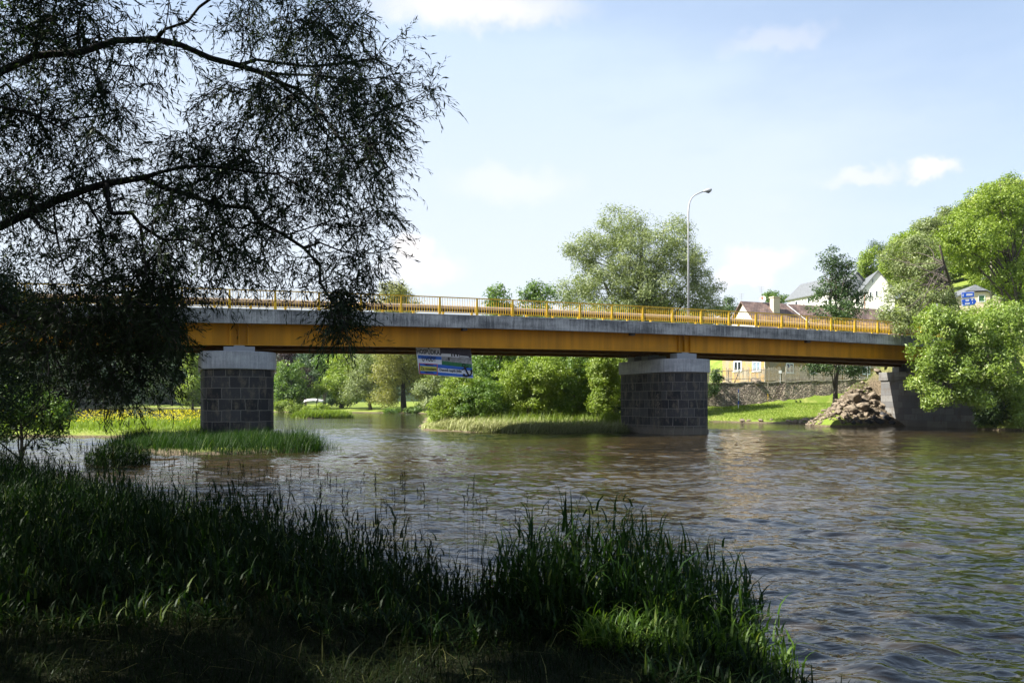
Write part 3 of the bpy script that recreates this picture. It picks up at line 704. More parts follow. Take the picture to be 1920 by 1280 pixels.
# pale repaired patches on the flank of the midstream pier
rg = np.random.default_rng(3)
def patch(v, z, hw, hh, holes):
    mb = MB(); us = 34.4-1.95-.006; n = 11
    for i in range(n):
        for j in range(n+6):
            s, t = (i+.5)/n*2-1, (j+.5)/(n+6)*2-1
            if s*s+t*t > 1.1-.8*rg.random() or rg.random() < (.42 if holes else .15): continue
            w, h = hw/n*rg.uniform(.5, 1), hh/(n+6)*rg.uniform(.5, 1); a, b = v+s*hw, z+t*hh
            mb.poly([B(us, a+w, b-h), B(us, a-w, b-h), B(us, a-w, b+h), B(us, a+w, b+h)])
    return mb.build('mortar_patch', M['litter_mortar'], pr2)
M['litter_mortar'] = mat_plain('repair_mortar', (.17, .14, .11), .9, var=.35, scale=5)
patch(51.6, 2.05, .26, .62, True); patch(48.75, 2.1, .34, .98, True); patch(52.2, 3.5, .22, .26, False)

# abutment on the far right: stone face, coping, back wall up to the deck
ab = MB(); ring = [tuple(B(u, v)[:2]) for u, v in ((65.0, 46.2), (72.0, 46.2), (72.0, 57.9), (65.0, 57.9))]
ab.prism(ring, -1.5, 4.45); abo = ab.build('abutment', M['abut'], bridge)
ab = MB(); ab.prism([tuple(B(u, v)[:2]) for u, v in ((64.85, 46.05), (66.6, 46.05), (66.6, 58.05), (64.85, 58.05))], 4.452, 5.28); ab.build('coping', M['abut'], abo, bevel=.03)
ab = MB(); ab.prism([tuple(B(u, v)[:2]) for u, v in ((66.05, 47.13), (72.0, 47.13), (72.0, 57.39), (66.05, 57.39))], 5.285, z_top(66)-.06); ab.build('back_wall', M['cap'], abo)
for gv in (48.35, 52.25, 56.15):
    ab = MB(); bbox(ab, 65.0, 65.9, gv-.4, gv+.4, 5.283, lambda u: z_flg(u)-.01); ab.build('bearing_block', M['cap'], abo)
# wing wall carrying the road embankment on the near side
ab = MB(); ab.prism([tuple(B(u, v)[:2]) for u, v in ((72.002, 46.2), (84.0, 45.2), (84.0, 45.9), (72.002, 46.9))], -1.5, 6.9); ab.build('wing_wall', M['abut'], abo)
ab = MB(); ab.prism([tuple(B(u, v)[:2]) for u, v in ((-27.5, 46.2), (-34.0, 46.2), (-34.0, 57.9), (-27.5, 57.9))][::-1], -1.5, z_flg(-27)-.01); ab.build('abutment', M['abut'], bridge)
rd = MB(); sweep(rd, [(49.3, -.5), (49.3, .02), (55.3, .02), (55.3, -.5)], 66.02, 130, lambda u: z_top(66)-.0006*max(u-66, 0)**2+.1); tag(rd.build('road', M['asphalt']), kind='structure')

# ------------------------------------------------------------------ street lamp on the bridge
def lamp():
    u = 40.55; v = 56.25; base = B(u, v, z_top(u)-.05); Yl = base.y
    top = at(1289, 400, Yl)
    e = empty('street_lamp', base, 'tall grey street lamp with curved arm standing on the far side of the bridge', 'street lamp')
    pts = [base, Vector((base.x, Yl, top.z))]; bend = [(1289, 400), (1289.6, 389), (1291.5, 379), (1295.5, 371), (1301, 366), (1308, 362.5), (1317, 359)]
    P = [base]+[Vector((base.x+(px-1289)/F*Yl, Yl, HC+(HY-py)/F*Yl)) for px, py in bend]
    mb = MB(); mb.tube(P, [.095]+[.07]*2+[.055]*5, 10); mb.build('pole', M['pole'], e, smooth=True)
    mb = MB(); mb.tube([base, base+Vector((0, 0, 1.0))], .12, 10); mb.build('base_sleeve', M['pole'], e, smooth=True)
    a, b = P[-1], Vector((base.x+(1333-1289)/F*Yl, Yl, HC+(HY-355.5)/F*Yl)); d = b-a
    mb = MB(); mb.tube([a-d*.05, a+d*.12, a+d*.45, a+d*.85, b], [.05, .09, .155, .15, .05], 10); mb.build('lamp_head', M['pole'], e, smooth=True)
    mb = MB(); mb.tube([a+d*.35-Vector((0, 0, .10)), a+d*.6-Vector((0, 0, .15)), a+d*.9-Vector((0, 0, .09))], [.07, .12, .06], 8); mb.build('lamp_glass', M['glass'], e, smooth=True)
lamp()

# ------------------------------------------------------------------ banner under the bridge
def banner():
    VB = 48.95
    def bp(cx, cy, off=0.0):
        px, py = 740+cx/10.6667, 620+cy/10.6667; k = (px-CX)/F; v = VB-off
        u = v*(k*CT+ST)/(CT-k*ST); Y = u*ST+v*CT
        return Vector((k*Y, Y, HC+(HY-py)/F*Y))
    e = empty('banner', bp(1000, 600), 'printed pub banner with an anchor hanging under the bridge', 'banner')
    tr = [(415, 290), (1522, 375), (1572, 948), (488, 862)]
    mb = MB(); n = len(tr); fr = [bp(*p) for p in tr]; bk = [bp(*p, -.012) for p in tr]
    mb.hexa([bk[3], bk[2], fr[2], fr[3], bk[0], bk[1], fr[1], fr[0]]); sheet = mb.build('sheet', M['white_banner'], e)
    cnt = [0]
    def shape(name, pts, mat):
        cnt[0] += 1; m = MB(); m.poly([bp(x, y, .004+.0015*cnt[0]) for x, y in pts][::-1]); return m.build(name, M[mat], sheet)
    shape('stripe', [(462, 483), (936, 515), (940, 582), (468, 552)], 'blue_banner')
    shape('printed_picture', [(905, 330), (1522, 378), (1530, 548), (1290, 525), (1285, 480), (1110, 462), (940, 452), (930, 470), (908, 500)], 'dark_banner')
    shape('printed_picture', [(940, 512), (1532, 552), (1542, 668), (945, 600)], 'galv_print')
    for wx in (1128, 1178, 1240): shape('printed_picture', [(wx, 458), (wx+26, 462), (wx+30, 515), (wx+4, 512)], 'black')
    shape('printed_picture', [(1068, 530), (1098, 532), (1100, 592), (1070, 590)], 'black')
    shape('printed_picture', [(1300, 495), (1480, 512), (1480, 532), (1300, 516)], 'white_banner')
    shape('printed_picture', [(942, 600), (1542, 668), (1548, 752), (944, 682)], 'green_banner')
    shape('stripe', [(860, 668), (1548, 748), (1552, 795), (864, 738)], 'blue_banner')
    shape('stripe', [(862, 825), (1562, 888), (1567, 928), (866, 886)], 'blue_banner')
    shape('arrow_panel', [(486, 642), (856, 664), (860, 888), (496, 860)], 'red_banner')
    shape('arrow_panel', [(502, 655), (842, 676), (846, 872), (512, 848)], 'blue_banner')
    shape('arrow_panel', [(505, 700), (843, 720), (845, 812), (508, 800)], 'yel_banner')
    for y0 in (668, 815):
        shape('arrow', [(575, y0+4), (640, y0-2), (650, y0+4), (770, y0+12), (772, y0+28), (655, y0+24), (645, y0+30)], 'black')
    def text(s, x0, y0, x1, y1, h, mat):
        cnt[0] += 1; c = bpy.data.curves.new('lettering', 'FONT'); c.body = s; c.size = 1.0; c.offset = .022; c.resolution_u = 3
        t = bpy.data.objects.new('lettering', c); COL.objects.link(t); dg = bpy.context.evaluated_depsgraph_get(); dg.update()
        me = bpy.data.meshes.new_from_object(t.evaluated_get(dg)); bpy.data.objects.remove(t)
        co = np.array([v.co[:] for v in me.vertices]); mnx, mxx = co[:, 0].min(), co[:, 0].max(); hh = .72
        for v in me.vertices:
            s_ = (v.co.x-mnx)/(mxx-mnx); cx = x0+(x1-x0)*s_; cy = y0+(y1-y0)*s_-v.co.y/hh*h
            v.co = bp(cx+.10*(cy-y0), cy, .004+.0015*cnt[0])
        link('lettering', me, M[mat], sheet)
    text('HOSPŮDKA', 445, 452, 905, 478, 92, 'black'); text('U VODY', 550, 605, 832, 612, 92, 'black')
    text('Za mostem', 524, 778, 832, 796, 62, 'black'); text('Denně teplá jídla', 900, 800, 1338, 832, 52, 'black')
    # anchor
    def stroke(pts, w):
        cnt[0] += 1; m = MB()
        for (x0, y0), (x1, y1) in zip(pts, pts[1:]):
            dx, dy = x1-x0, y1-y0; L = math.hypot(dx, dy); a, b = -dy/L*w/2, dx/L*w/2; ex, ey = dx/L*w*.25, dy/L*w*.25
            cnt[0] += .2; m.poly([bp(x, y, .004+.0015*cnt[0]) for x, y in ((x0+a-ex, y0+b-ey), (x0-a-ex, y0-b-ey), (x1-a+ex, y1-b+ey), (x1+a+ex, y1+b+ey))])
        return m.build('anchor_print', M['black'], sheet)
    stroke([(1382+30*math.cos(t), 688+30*math.sin(t)) for t in np.linspace(0, 6.3, 11)], 15)
    stroke([(1392, 715), (1480, 890)], 34); stroke([(1345, 780), (1475, 715)], 22)
    stroke([(1378, 870), (1400, 905), (1440, 912), (1480, 900), (1520, 880), (1540, 840), (1530, 785)], 30)
    stroke([(1515, 810), (1545, 775), (1552, 815)], 16); stroke([(1372, 900), (1378, 862), (1410, 872)], 16)
    mb = MB()
    for cx, cy in ((430, 292), (1515, 376)):
        p = bp(cx, cy, -.006); mb.tube([p, Vector((p.x, p.y, z_flg(15)+.05))], .012, 5)
    mb.build('rope', M['white'], e)
M['galv_print'] = mat_plain('print_grey', (.30, .30, .31), .7, var=.5, scale=3)
banner()

# ------------------------------------------------------------------ locating things on the ground
def hit(px, py, y0=4.0, y1=400.0):
    """the point of the terrain seen at a pixel of the photograph"""
    Y = np.geomspace(y0, y1, 3000); X = (px-CX)/F*Y; Zr = HC+(HY-py)/F*Y; Zt = np.maximum(height(X, Y), 0)
    k = np.argmax(Zt >= Zr)
    return Vector((X[k], Y[k], Zt[k]))
def on_plane(px, py, P0, n):
    d = Vector(((px-CX)/F, 1, (HY-py)/F)); o_ = Vector((0, 0, HC)); return o_+d*((P0-o_).dot(n)/d.dot(n))

# ------------------------------------------------------------------ houses on the right bank
def house(name, label, cat, c, rot, L, Wd, z0, eave, ridge, wm, rm, hip=0.0, over=.4):
    """gabled house; c = middle of the near gable foot, ridge runs along local +x from there"""
    e = empty(name, (c[0], c[1], z0), label, cat, rz=rot); h = Wd/2; ze, zr = eave-z0, ridge-z0
    mb = MB(); b = [(0, -h), (L, -h), (L, h), (0, h)]
    lo = [mb.vert((x, y, -1.5)) for x, y in b]; hi = [mb.vert((x, y, ze)) for x, y in b]
    hc = hip*(zr-ze)
    g0 = [mb.vert((0, -h*hip, zr-hc)), mb.vert((0, h*hip, zr-hc))] if hip else [mb.vert((0, 0, zr))]
    g1 = mb.vert((L, 0, zr))
    mb.face((lo[0], lo[1], hi[1], hi[0])); mb.face((lo[2], lo[3], hi[3], hi[2])); mb.face((lo[1], lo[2], hi[2], g1, hi[1]))
    mb.face([lo[3], lo[0], hi[0]]+g0+[hi[3]]); wall = mb.build('wall', M[wm], e, world=False)
    mb = MB(); th = .16; sl_ = (zr-ze)/h
    for s in (-1, 1):
        A = Vector((-over, s*(h+over), ze-over*sl_)); Bq = Vector((L+over, s*(h+over), ze-over*sl_)); C_ = Vector((L+over, 0, zr)); D = Vector((-over+(hip*1.6), 0, zr))
        up = Vector((0, 0, th)); rl = math.hypot(h+over, zr-ze+over*sl_); lift = Vector((0, 0, .01))
        if hip:
            D2 = Vector((-over, s*h*hip, zr-hc)); ring = [A, Bq, C_, D, D2]
        else: ring = [A, Bq, C_, D]
        t = [mb.vert(p+up+lift) for p in ring]; bt = [mb.vert(p+lift) for p in ring]
        def UV(p): return (p.x, math.hypot(abs(p.y), zr-p.z))
        uvt = [UV(p) for p in ring]
        mb.face(t if s < 0 else t[::-1], uvt if s < 0 else uvt[::-1]); mb.face(bt[::-1] if s < 0 else bt)
        for k in range(len(ring)):
            j = (k+1) % len(ring); mb.face((t[k], bt[k], bt[j], t[j]))
    if hip:
        a, b2, c2 = Vector((-over, -h*hip, zr-hc+th+.012)), Vector((-over, h*hip, zr-hc+th+.012)), Vector((-over+hip*1.6, 0, zr+th+.012))
        mb.poly([a, c2, b2])
    roof = mb.build('roof', M[rm], e, world=False)
    return e, wall, roof
def local(e, p): return (Matrix.LocRotScale(e.location, e.rotation_euler, e.scale)).inverted() @ p
def window_on(e, P0, n, px0, py0, px1, py1, glass='glass', frame='frame', sill=True, mull=1):
    """a framed window set where a wall plane shows it in the photograph; all real geometry proud of that wall"""
    n = n.normalized(); a, b = on_plane(px0, py1, P0, n), on_plane(px1, py0, P0, n)
    r = Vector((0, 0, 1)).cross(n).normalized(); r = r if (b-a).dot(r) > 0 else -r
    w = (b-a).dot(r); h = b.z-a.z; O = a
    if n.dot(O) > 0: n = -n
    def q(s, t, d): return O+r*s+Vector((0, 0, t))+n*d
    def bx(mb, s0, s1, t0, t1, d0, d1): mb.hexa([q(s0, t0, d0), q(s1, t0, d0), q(s1, t0, d1), q(s0, t0, d1), q(s0, t1, d0), q(s1, t1, d0), q(s1, t1, d1), q(s0, t1, d1)])
    k = max(.05, .09*w); mb = MB()
    bx(mb, 0, w, 0, k, -.02, .06); bx(mb, 0, w, h-k, h, -.02, .06); bx(mb, 0, k, k, h-k, -.02, .06); bx(mb, w-k, w, k, h-k, -.02, .06)
    for i in range(mull): c = w*(i+1)/(mull+1); bx(mb, c-k*.45, c+k*.45, k, h-k, -.02, .055)
    f = mb.build('window', M[frame], e)
    mb = MB(); bx(mb, k, w-k, k, h-k, -.01, .02); mb.build('pane', M[glass], f)
    if sill: mb = MB(); bx(mb, -.08, w+.08, -.09, -.003, -.02, .14); mb.build('sill', M[frame], f)
    return f
rot1 = math.radians(22); c1 = Vector((31.8, 108, 4.6)); d1 = Vector((math.cos(rot1), math.sin(rot1), 0))
H1, wall1, roof1 = house('farmhouse', 'long farmhouse with brown tiled roof and flaking ochre gable behind the stone wall', 'house', c1, rot1, 25, 9.0, 4.6, 11.2, 16.0, 'ochre', 'roof')
n1_ = -d1
mb = MB(); mb.poly([(-.03, 4.2, 6.75), (-.03, -4.2, 6.75), (-.03, 0, 11.0)]); mb.build('gable_panel', M['kerb'], wall1, world=False)
for x0, x1, gl in ((1376, 1391, 'glass'), (1411, 1427, 'win_blue')): window_on(H1, c1, n1_, x0, 676, x1, 696, gl)
for x0 in (1395, 1412): window_on(H1, c1, n1_, x0, 610, x0+10, 626, 'glass')
side = Vector((math.sin(rot1), -math.cos(rot1), 0)); Ps = c1+side*4.5
for s in (3.5, 7.5, 12, 17, 21.5):
    for z in (6.2, 9.2):
        p = Ps+d1*s; pp = lambda q: (CX+F*q.x/q.y, HY-F*(q.z-HC)/q.y)
        a = pp(Vector((p.x, p.y, z))); b = pp(Vector((p.x, p.y, z+1.3))); window_on(H1, Ps, side, a[0], b[1], a[0]+14, a[1], 'glass')
p = c1+side*4.55-d1*.05; mb = MB(); mb.tube([(p.x, p.y, 4.6), (p.x, p.y, 11.0)], .06, 8); mb.build('downpipe', M['pole'], H1)
cc = on_plane(1453, 565, c1+side*1.1, side); mb = MB(); mb.box((cc.x, cc.y, 15.3), (1.1, .75, 2.8), RZ(rot1)); mb.box((cc.x, cc.y, 16.78), (1.3, .95, .14), RZ(rot1)); mb.build('chimney', M['cream'], roof1)
mb = MB(); q = c1+side*.02; a = q+d1*7.4+Vector((0, 0, 11.55)); b = a+side*2.8+d1*1.6+Vector((0, 0, -2.95)); mb.tube([a+side*.2+Vector((0, 0, -.12)), b+Vector((0, 0, .14))], .05, 5); mb.build('lightning_strip', M['frame'], roof1)
# dish and aerials on the ridge
dd_ = c1+d1*3.1+Vector((0, 0, 11.4)); Yd = dd_.y
e = H1
ctr = at(1429.5, 560, Yd); mb = MB(); R0 = .42
ringc = []; nd = Vector((-.35, -.93, .12)).normalized(); ra = nd.cross(Vector((0, 0, 1))).normalized(); rb = ra.cross(nd)
prev = None
for k, (r_, dp) in enumerate(((.001, .10), (.16, .085), (.32, .04), (R0, 0))):
    rg_ = [mb.vert(ctr+(ra*math.cos(t)+rb*math.sin(t))*r_*1.1-nd*dp) for t in np.linspace(0, 2*math.pi, 17)[:-1]]
    if prev:
        for j in range(16): mb.face((prev[j], prev[(j+1) % 16], rg_[(j+1) % 16], rg_[j]))
    prev = rg_
ds = mb.build('satellite_dish', M['white'], roof1)
mb = MB(); mb.tube([ctr+nd*.3, ctr+nd*.36], .16, 8); mb.tube([ctr+nd*.3, ctr-rb*.35], .015, 5); mb.build('receiver', M['terracotta'], ds)
mb = MB(); mb.tube([ctr-nd*.1, Vector((ctr.x, ctr.y+.1, 15.9))], .03, 6); mb.build('bracket', M['pole'], ds)
for (px, yt, yb) in ((1427.5, 537, 566), (1390, 550, 567)):
    a, b = at(px, yt, Yd), at(px, yb, Yd); mb = MB(); mb.tube([b-Vector((0, 0, .3)), a], .03, 5)
    for k in range(4):
        z = a.z-.08-.22*k; w = .42-.06*k; mb.tube([(a.x-w, a.y, z), (a.x+w, a.y, z)], .015, 4)
    mb.build('aerial', M['pole'], roof1)

c2 = Vector((57.2, 136.5, 13.0)); dv2 = Vector((52.9-57.2, 150.5-136.5, 0)); L2 = dv2.length; rot2 = math.atan2(dv2.y, dv2.x)
sd2 = Vector((-math.sin(rot2), math.cos(rot2), 0)); c2c = c2-sd2*3.3
H2, wall2, roof2 = house('white_house', 'white house with grey roof high on the slope, left of the gabled one', 'house', c2c, rot2, L2, 6.6, 13, 22.0, 24.9, 'white', 'grey_roof')
for x0, y0, x1, y1 in ((1491, 564, 1496, 573), (1514, 558, 1519, 568), (1553, 556, 1560, 568), (1607, 550, 1612, 562)): window_on(H2, c2, sd2, x0, y0, x1, y1, sill=False, mull=0)
H3, wall3, roof3 = house('gabled_house', 'white gabled house with dark roof edge, right of the alder', 'house', (60.9, 130.5), math.radians(78), 9, 5.2, 13, 20.7, 24.0, 'white', 'grey_roof', over=.25)
P3 = Vector((60.9, 130.5, 13)); n3 = -Vector((math.cos(math.radians(78)), math.sin(math.radians(78)), 0))
for x0, y0, x1, y1 in ((1630, 547, 1634, 557), (1641, 545, 1645, 556), (1635, 522, 1638, 531)): window_on(H3, P3, n3, x0, y0, x1, y1, sill=False, mull=0)
mb = MB(); mb.tube([(58.45, 129.9, 13), (58.45, 129.9, 20.5)], .07, 6); mb.build('downpipe', M['terracotta'], H3)
H4, wall4, roof4 = house('cream_house', 'cream house with half-hipped grey roof and green shutter behind the blue road sign', 'house', (74.6, 126), math.radians(80), 9, 7.4, 14.5, 18.6, 21.0, 'cream', 'grey_roof', hip=.45)
P4 = Vector((74.6, 126, 13)); n4 = -Vector((math.cos(math.radians(80)), math.sin(math.radians(80)), 0))
f = window_on(H4, P4, n4, 1834, 553, 1847, 566, 'shutter', 'frame', sill=False, mull=0)

# ------------------------------------------------------------------ garden wall, fence, small things on the right bank
def long_wall():
    mb = MB(); n = 60; rg = np.random.default_rng(8); xs = np.linspace(8, 47, n)
    tp = [4.62+.026*(x-25)+rg.normal()*.04 for x in xs]
    fr, bk, frt, bkt = [], [], [], []
    for x, t in zip(xs, tp):
        y = wall_y(x)-.35; fr.append(mb.vert((x, y+rg.normal()*.03-.15, .3))); frt.append(mb.vert((x, y+rg.normal()*.03, t))); bkt.append(mb.vert((x, y+.9, t))); bk.append(mb.vert((x, y+.9, .3)))
    for i in range(n-1): mb.face((fr[i], fr[i+1], frt[i+1], frt[i])); mb.face((frt[i], frt[i+1], bkt[i+1], bkt[i])); mb.face((bk[i+1], bk[i], bkt[i], bkt[i+1]))
    o = mb.build('stone_wall', M['rubble']); tag(o, 'rubble stone retaining wall above the green lawn on the right bank', 'wall')
    mb = MB()
    for i in range(n-1):
        x0, x1 = xs[i]+.01, xs[i+1]-.01; y = wall_y(x0); mb.hexa([(x0, y-.42, tp[i]+.01), (x1, y-.42, tp[i+1]+.01), (x1, y+.3, tp[i+1]+.01), (x0, y+.3, tp[i]+.01), (x0, y-.42, tp[i]+.13), (x1, y-.42, tp[i+1]+.13), (x1, y+.3, tp[i+1]+.13), (x0, y+.3, tp[i]+.13)])
    mb.build('coping', M['kerb_old'], o)
M['kerb_old'] = mat_plain('old_mortar', (.40, .36, .29), .9, var=.3, scale=3)
long_wall()
def picket_fence(name, label, x0, x1, h, mat, sp=.17, wx=.07):
    e = empty(name, (x0, wall_y(x0), 4.7), label, 'fence'); rg = np.random.default_rng(int(x0*10)); zb = lambda x: 4.76+.026*(x-25)
    mb = MB(); x = x0
    while x < x1:
        hh = h*rg.uniform(.86, 1.04); w = wx*rg.uniform(.7, 1.2)
        if rg.random() > .06: mb.box((x, wall_y(x)-.12, zb(x)+.06+hh/2), (w, .025, hh), Matrix.Rotation(rg.normal()*.02, 3, 'Y'))
        x += sp
    mb.build('pickets', M[mat], e)
    for dz in (.35, h*.8):
        mb = MB(); mb.hexa([(x0, wall_y(x0)-.10, zb(x0)+dz), (x1, wall_y(x1)-.10, zb(x1)+dz), (x1, wall_y(x1)-.05, zb(x1)+dz), (x0, wall_y(x0)-.05, zb(x0)+dz), (x0, wall_y(x0)-.10, zb(x0)+dz+.08), (x1, wall_y(x1)-.10, zb(x1)+dz+.08), (x1, wall_y(x1)-.05, zb(x1)+dz+.08), (x0, wall_y(x0)-.05, zb(x0)+dz+.08)]); mb.build('rail', M[mat], e)
    x = x0
    while x <= x1+.01:
        mb = MB(); mb.box((x, wall_y(x)-.02, zb(x)+h/2), (.11, .05, h*1.02)); mb.build('post', M[mat], e); x += 2.6
picket_fence('picket_fence', 'weathered grey picket fence on the stone wall in front of the ochre gable', 20.0, 34.6, 1.75, 'wood')
picket_fence('picket_fence', 'paler picket fence on the stone wall, right of the white notice', 35.2, 44.6, 1.85, 'kerb_old', .15, .06)
p = at(1463, 697, 100.0); mb = MB(); mb.box(p, (.36, .03, .36)); mb.box(p+Vector((0, .03, -.6)), (.05, .02, 1.6)); o = mb.build('notice_board', M['signwhite']); tag(o, 'small blank white notice fixed to the picket fence above the ladder', 'notice')
def gate():
    e = empty('garden_gate', (34.9, wall_y(35)-.1, 4.7), 'plain garden gate between the two picket fences at the top of the ladder', 'gate')
    mb = MB()
    for k in range(3): mb.box((34.75+.15*k, wall_y(35)-.12, 5.5), (.07, .03, 1.3))
    mb.build('panel', M['wood'], e)
gate()
def ladder():
    Y0, Y1 = 98.6, 99.9; bl, br, tl, tr_ = at(1449.6, 747, Y0), at(1459.5, 747.5, Y0), at(1463.8, 719, Y1), at(1472, 719.5, Y1)
    e = empty('ladder', (bl+br)/2, 'dark wooden ladder leaning against the stone wall above the lawn', 'ladder')
    mb = MB(); mb.tube([bl, tl], .06, 6); mb.build('side_rail', M['wood_dark'], e); mb = MB(); mb.tube([br, tr_], .06, 6); mb.build('side_rail', M['wood_dark'], e)
    for k in range(8):
        t = (k+.6)/8.4; mb = MB(); mb.tube([bl.lerp(tl, t), br.lerp(tr_, t)], .045, 5); mb.build('rung', M['wood_dark'], e)
ladder()
def striped_pole(px, py, top, mats, label, cat='pole', r=.04, name='slalom_pole'):
    g = hit(px, py, 60, 120); t = at(px, top, g.y); e = empty(name, g, label, cat); n = len(mats); h = t.z-g.z
    for k, m_ in enumerate(mats):
        mb = MB(); mb.tube([g+Vector((0, 0, h*k/n+.001-(.2 if k == 0 else 0))), g+Vector((0, 0, h*(k+1)/n))], r, 8); mb.build('band', M[m_], e)
striped_pole(1384.5, 765, 729, ['white', 'blue', 'white', 'white', 'blue'], 'blue and white striped marker pole standing on the lawn', r=.055)
striped_pole(1440, 760, 716, ['yellow', 'yellow', 'yellow', 'shutter', 'wood', 'wood'], 'thin yellow and green stake standing on the lawn left of the ladder', 'stake', .025, 'thin_stake')
striped_pole(1475.5, 744, 732, ['wood_new'], 'short fresh timber post standing just right of the ladder', 'post', .12, 'timber_post')
def props():
    g = hit(1376, 757, 60, 120); mb = MB(); mb.tube([g+Vector((0, 0, -.1)), g+Vector((-2.6, .8, 1.5))], .06, 5); mb.tube([g+Vector((.02, 0, -.1)), g+Vector((.85, .5, 1.6))], .06, 5); mb.tube([g+Vector((-1.5, .6, .8)), g+Vector((-3.0, .2, -.1))], .05, 5)
    o = mb.build('wooden_props', M['wood_dark']); tag(o, 'crossed dark wooden poles at the foot of the stone wall, left of the striped pole', 'poles')
props()

def rock(name, p, r, label, group, seed, mat='rock', flat=.7):
    import bmesh
    rg = np.random.default_rng(seed); bm = bmesh.new(); bmesh.ops.create_icosphere(bm, subdivisions=3, radius=1)
    cuts = [(Vector(unit(rg.normal(size=3))), rg.uniform(.55, .85)) for _ in range(9)]; off = Vector(rg.uniform(-50, 50, 3))
    for v in bm.verts:
        c = v.co.copy()
        for n_, d in cuts:
            k = c.dot(n_)-d
            if k > 0: c -= n_*k*.9
        c *= 1+.13*mnoise.noise(c*1.8+off)+.05*mnoise.noise(c*5+off)
        v.co = c
    me = bpy.data.meshes.new(name); bm.to_mesh(me); bm.free(); me.polygons.foreach_set('use_smooth', [len(cuts) > 99]*len(me.polygons))
    o = link(name, me, M[mat]); o.location = p; o.scale = (r*rg.uniform(.9, 1.35), r*rg.uniform(.8, 1.1), r*flat*rg.uniform(.8, 1.15)); o.rotation_euler = (rg.normal()*.25, rg.normal()*.25, rg.uniform(0, 6.28))
    return tag(o, label, 'rock', group)
k = 0
for px, py, rp in ((1602, 742, 17), (1594, 763, 14), (1620, 760, 17), (1556, 765, 9), (1546, 769, 6), (1572, 772, 9), (1582, 776, 9), (1640, 752, 10), (1634, 739, 10), (1612, 776, 8), (1650, 742, 8), (1625, 775, 9), (1640, 768, 9), (1580, 757, 8), (1565, 757, 6),
                   (1655, 758, 9), (1645, 729, 8), (1628, 726, 7), (1588, 782, 7), (1560, 778, 6), (1620, 746, 8), (1656, 728, 7), (1604, 783, 6), (1537, 775, 4), (1551, 781, 4), (1630, 784, 6), (1575, 764, 7), (1662, 748, 8), (1610, 730, 7)):
    g = hit(px, py+rp*.4, 62, 120); k += 1; rock('boulder', g+Vector((0, 0, rp/F*g.y*.2)), rp/F*g.y*.88, {1: 'large rounded boulder high in the heap, right of the alder trunk', 2: 'large boulder low in the heap, nearest the alder trunk', 3: 'largest boulder in the middle of the heap, nearest the abutment'}.get(k, 'smaller brown boulder in the heap between the alder trunk and the abutment'), 'boulders heaped beside the abutment', 40+k)
for px, py, rp in ((1640, 784, 9), (1655, 776, 9), (1628, 790, 8), (1650, 790, 9), (1664, 784, 8), (1668, 770, 7), (1672, 792, 7), (1600, 792, 6), (1612, 790, 5), (1662, 764, 6)):
    g = hit(px, py+2, 62, 120); k += 1; rock('shaded_boulder', g+Vector((0, 0, rp/F*g.y*.2)), rp/F*g.y, 'boulder with its shade painted near-black, at the waterline left of the abutment', 'boulders coloured for shade at the waterline', 40+k, 'rock_shade')
for px, py, rp in ((1392, 788, 7), (1404, 788, 5), (1427, 789, 6), (1447, 787, 4), (1478, 789, 6), (1500, 791, 4), (1532, 786, 8), (1530, 792, 5)):
    g = hit(px, py, 62, 120); k += 1; rock('shore_stone', g+Vector((0, 0, .02)), rp/F*g.y, 'low pale stone on the waterline of the lawn', 'pale stones along the edge of the lawn', 40+k, 'rock', .45)
g = hit(1417, 753, 60, 120); tag(rock('boulder', g+Vector((0, 0, .25)), .72, 'x', None, 99, 'rock', .75), 'single rounded pinkish boulder on the lawn under the stone wall', 'rock')
g = hit(610, 769, 120, 220); tag(rock('boulder', g+Vector((0, 0, .3)), .8, 'x', None, 98, 'rock', .75), 'pale boulder on the distant far bank beside the hedge', 'rock')

def rubble():
    rg = np.random.default_rng(12); n = 1500; u = rg.uniform(57, 66.5, n); v = rg.uniform(55.5, 66, n); x = u*CT-v*ST; y = u*ST+v*CT; z = height(x, y)
    k = (z > .02) & (z < 4.6) & (rg.random(n) < np.clip(1.35-z/4.2, .1, 1)); x, y, z = x[k], y[k], z[k]; n = len(x)
    cube = np.array([(-1, -1, -1), (1, -1, -1), (1, 1, -1), (-1, 1, -1), (-1, -1, 1), (1, -1, 1), (1, 1, 1), (-1, 1, 1)], float)*.58
    F_ = np.array([(3, 2, 1, 0), (4, 5, 6, 7), (0, 1, 5, 4), (1, 2, 6, 5), (2, 3, 7, 6), (3, 0, 4, 7)])
    r_ = rg.uniform(.07, .26, n)*rg.uniform(.6, 1.3, n); V = cube[None]*(1+rg.uniform(-.45, .35, (n, 8, 3)))*r_[:, None, None]; V[:, :, 2] *= .75
    a = rg.uniform(0, 6.28, n); c, s_ = np.cos(a)[:, None], np.sin(a)[:, None]; X = V[:, :, 0]*c-V[:, :, 1]*s_; Yv = V[:, :, 0]*s_+V[:, :, 1]*c
    V = np.stack([X+x[:, None], Yv+y[:, None], V[:, :, 2]+z[:, None]+.02], 2).reshape(-1, 3); Q = (np.arange(n)*8)[:, None, None]+F_[None]
    o = link('rubble', npmesh('rubble', V, Q.reshape(-1, 4)), M['rock']); tag(o, 'loose brown rubble strewn over the slope beside the abutment', 'rubble', kind='stuff')
rubble()
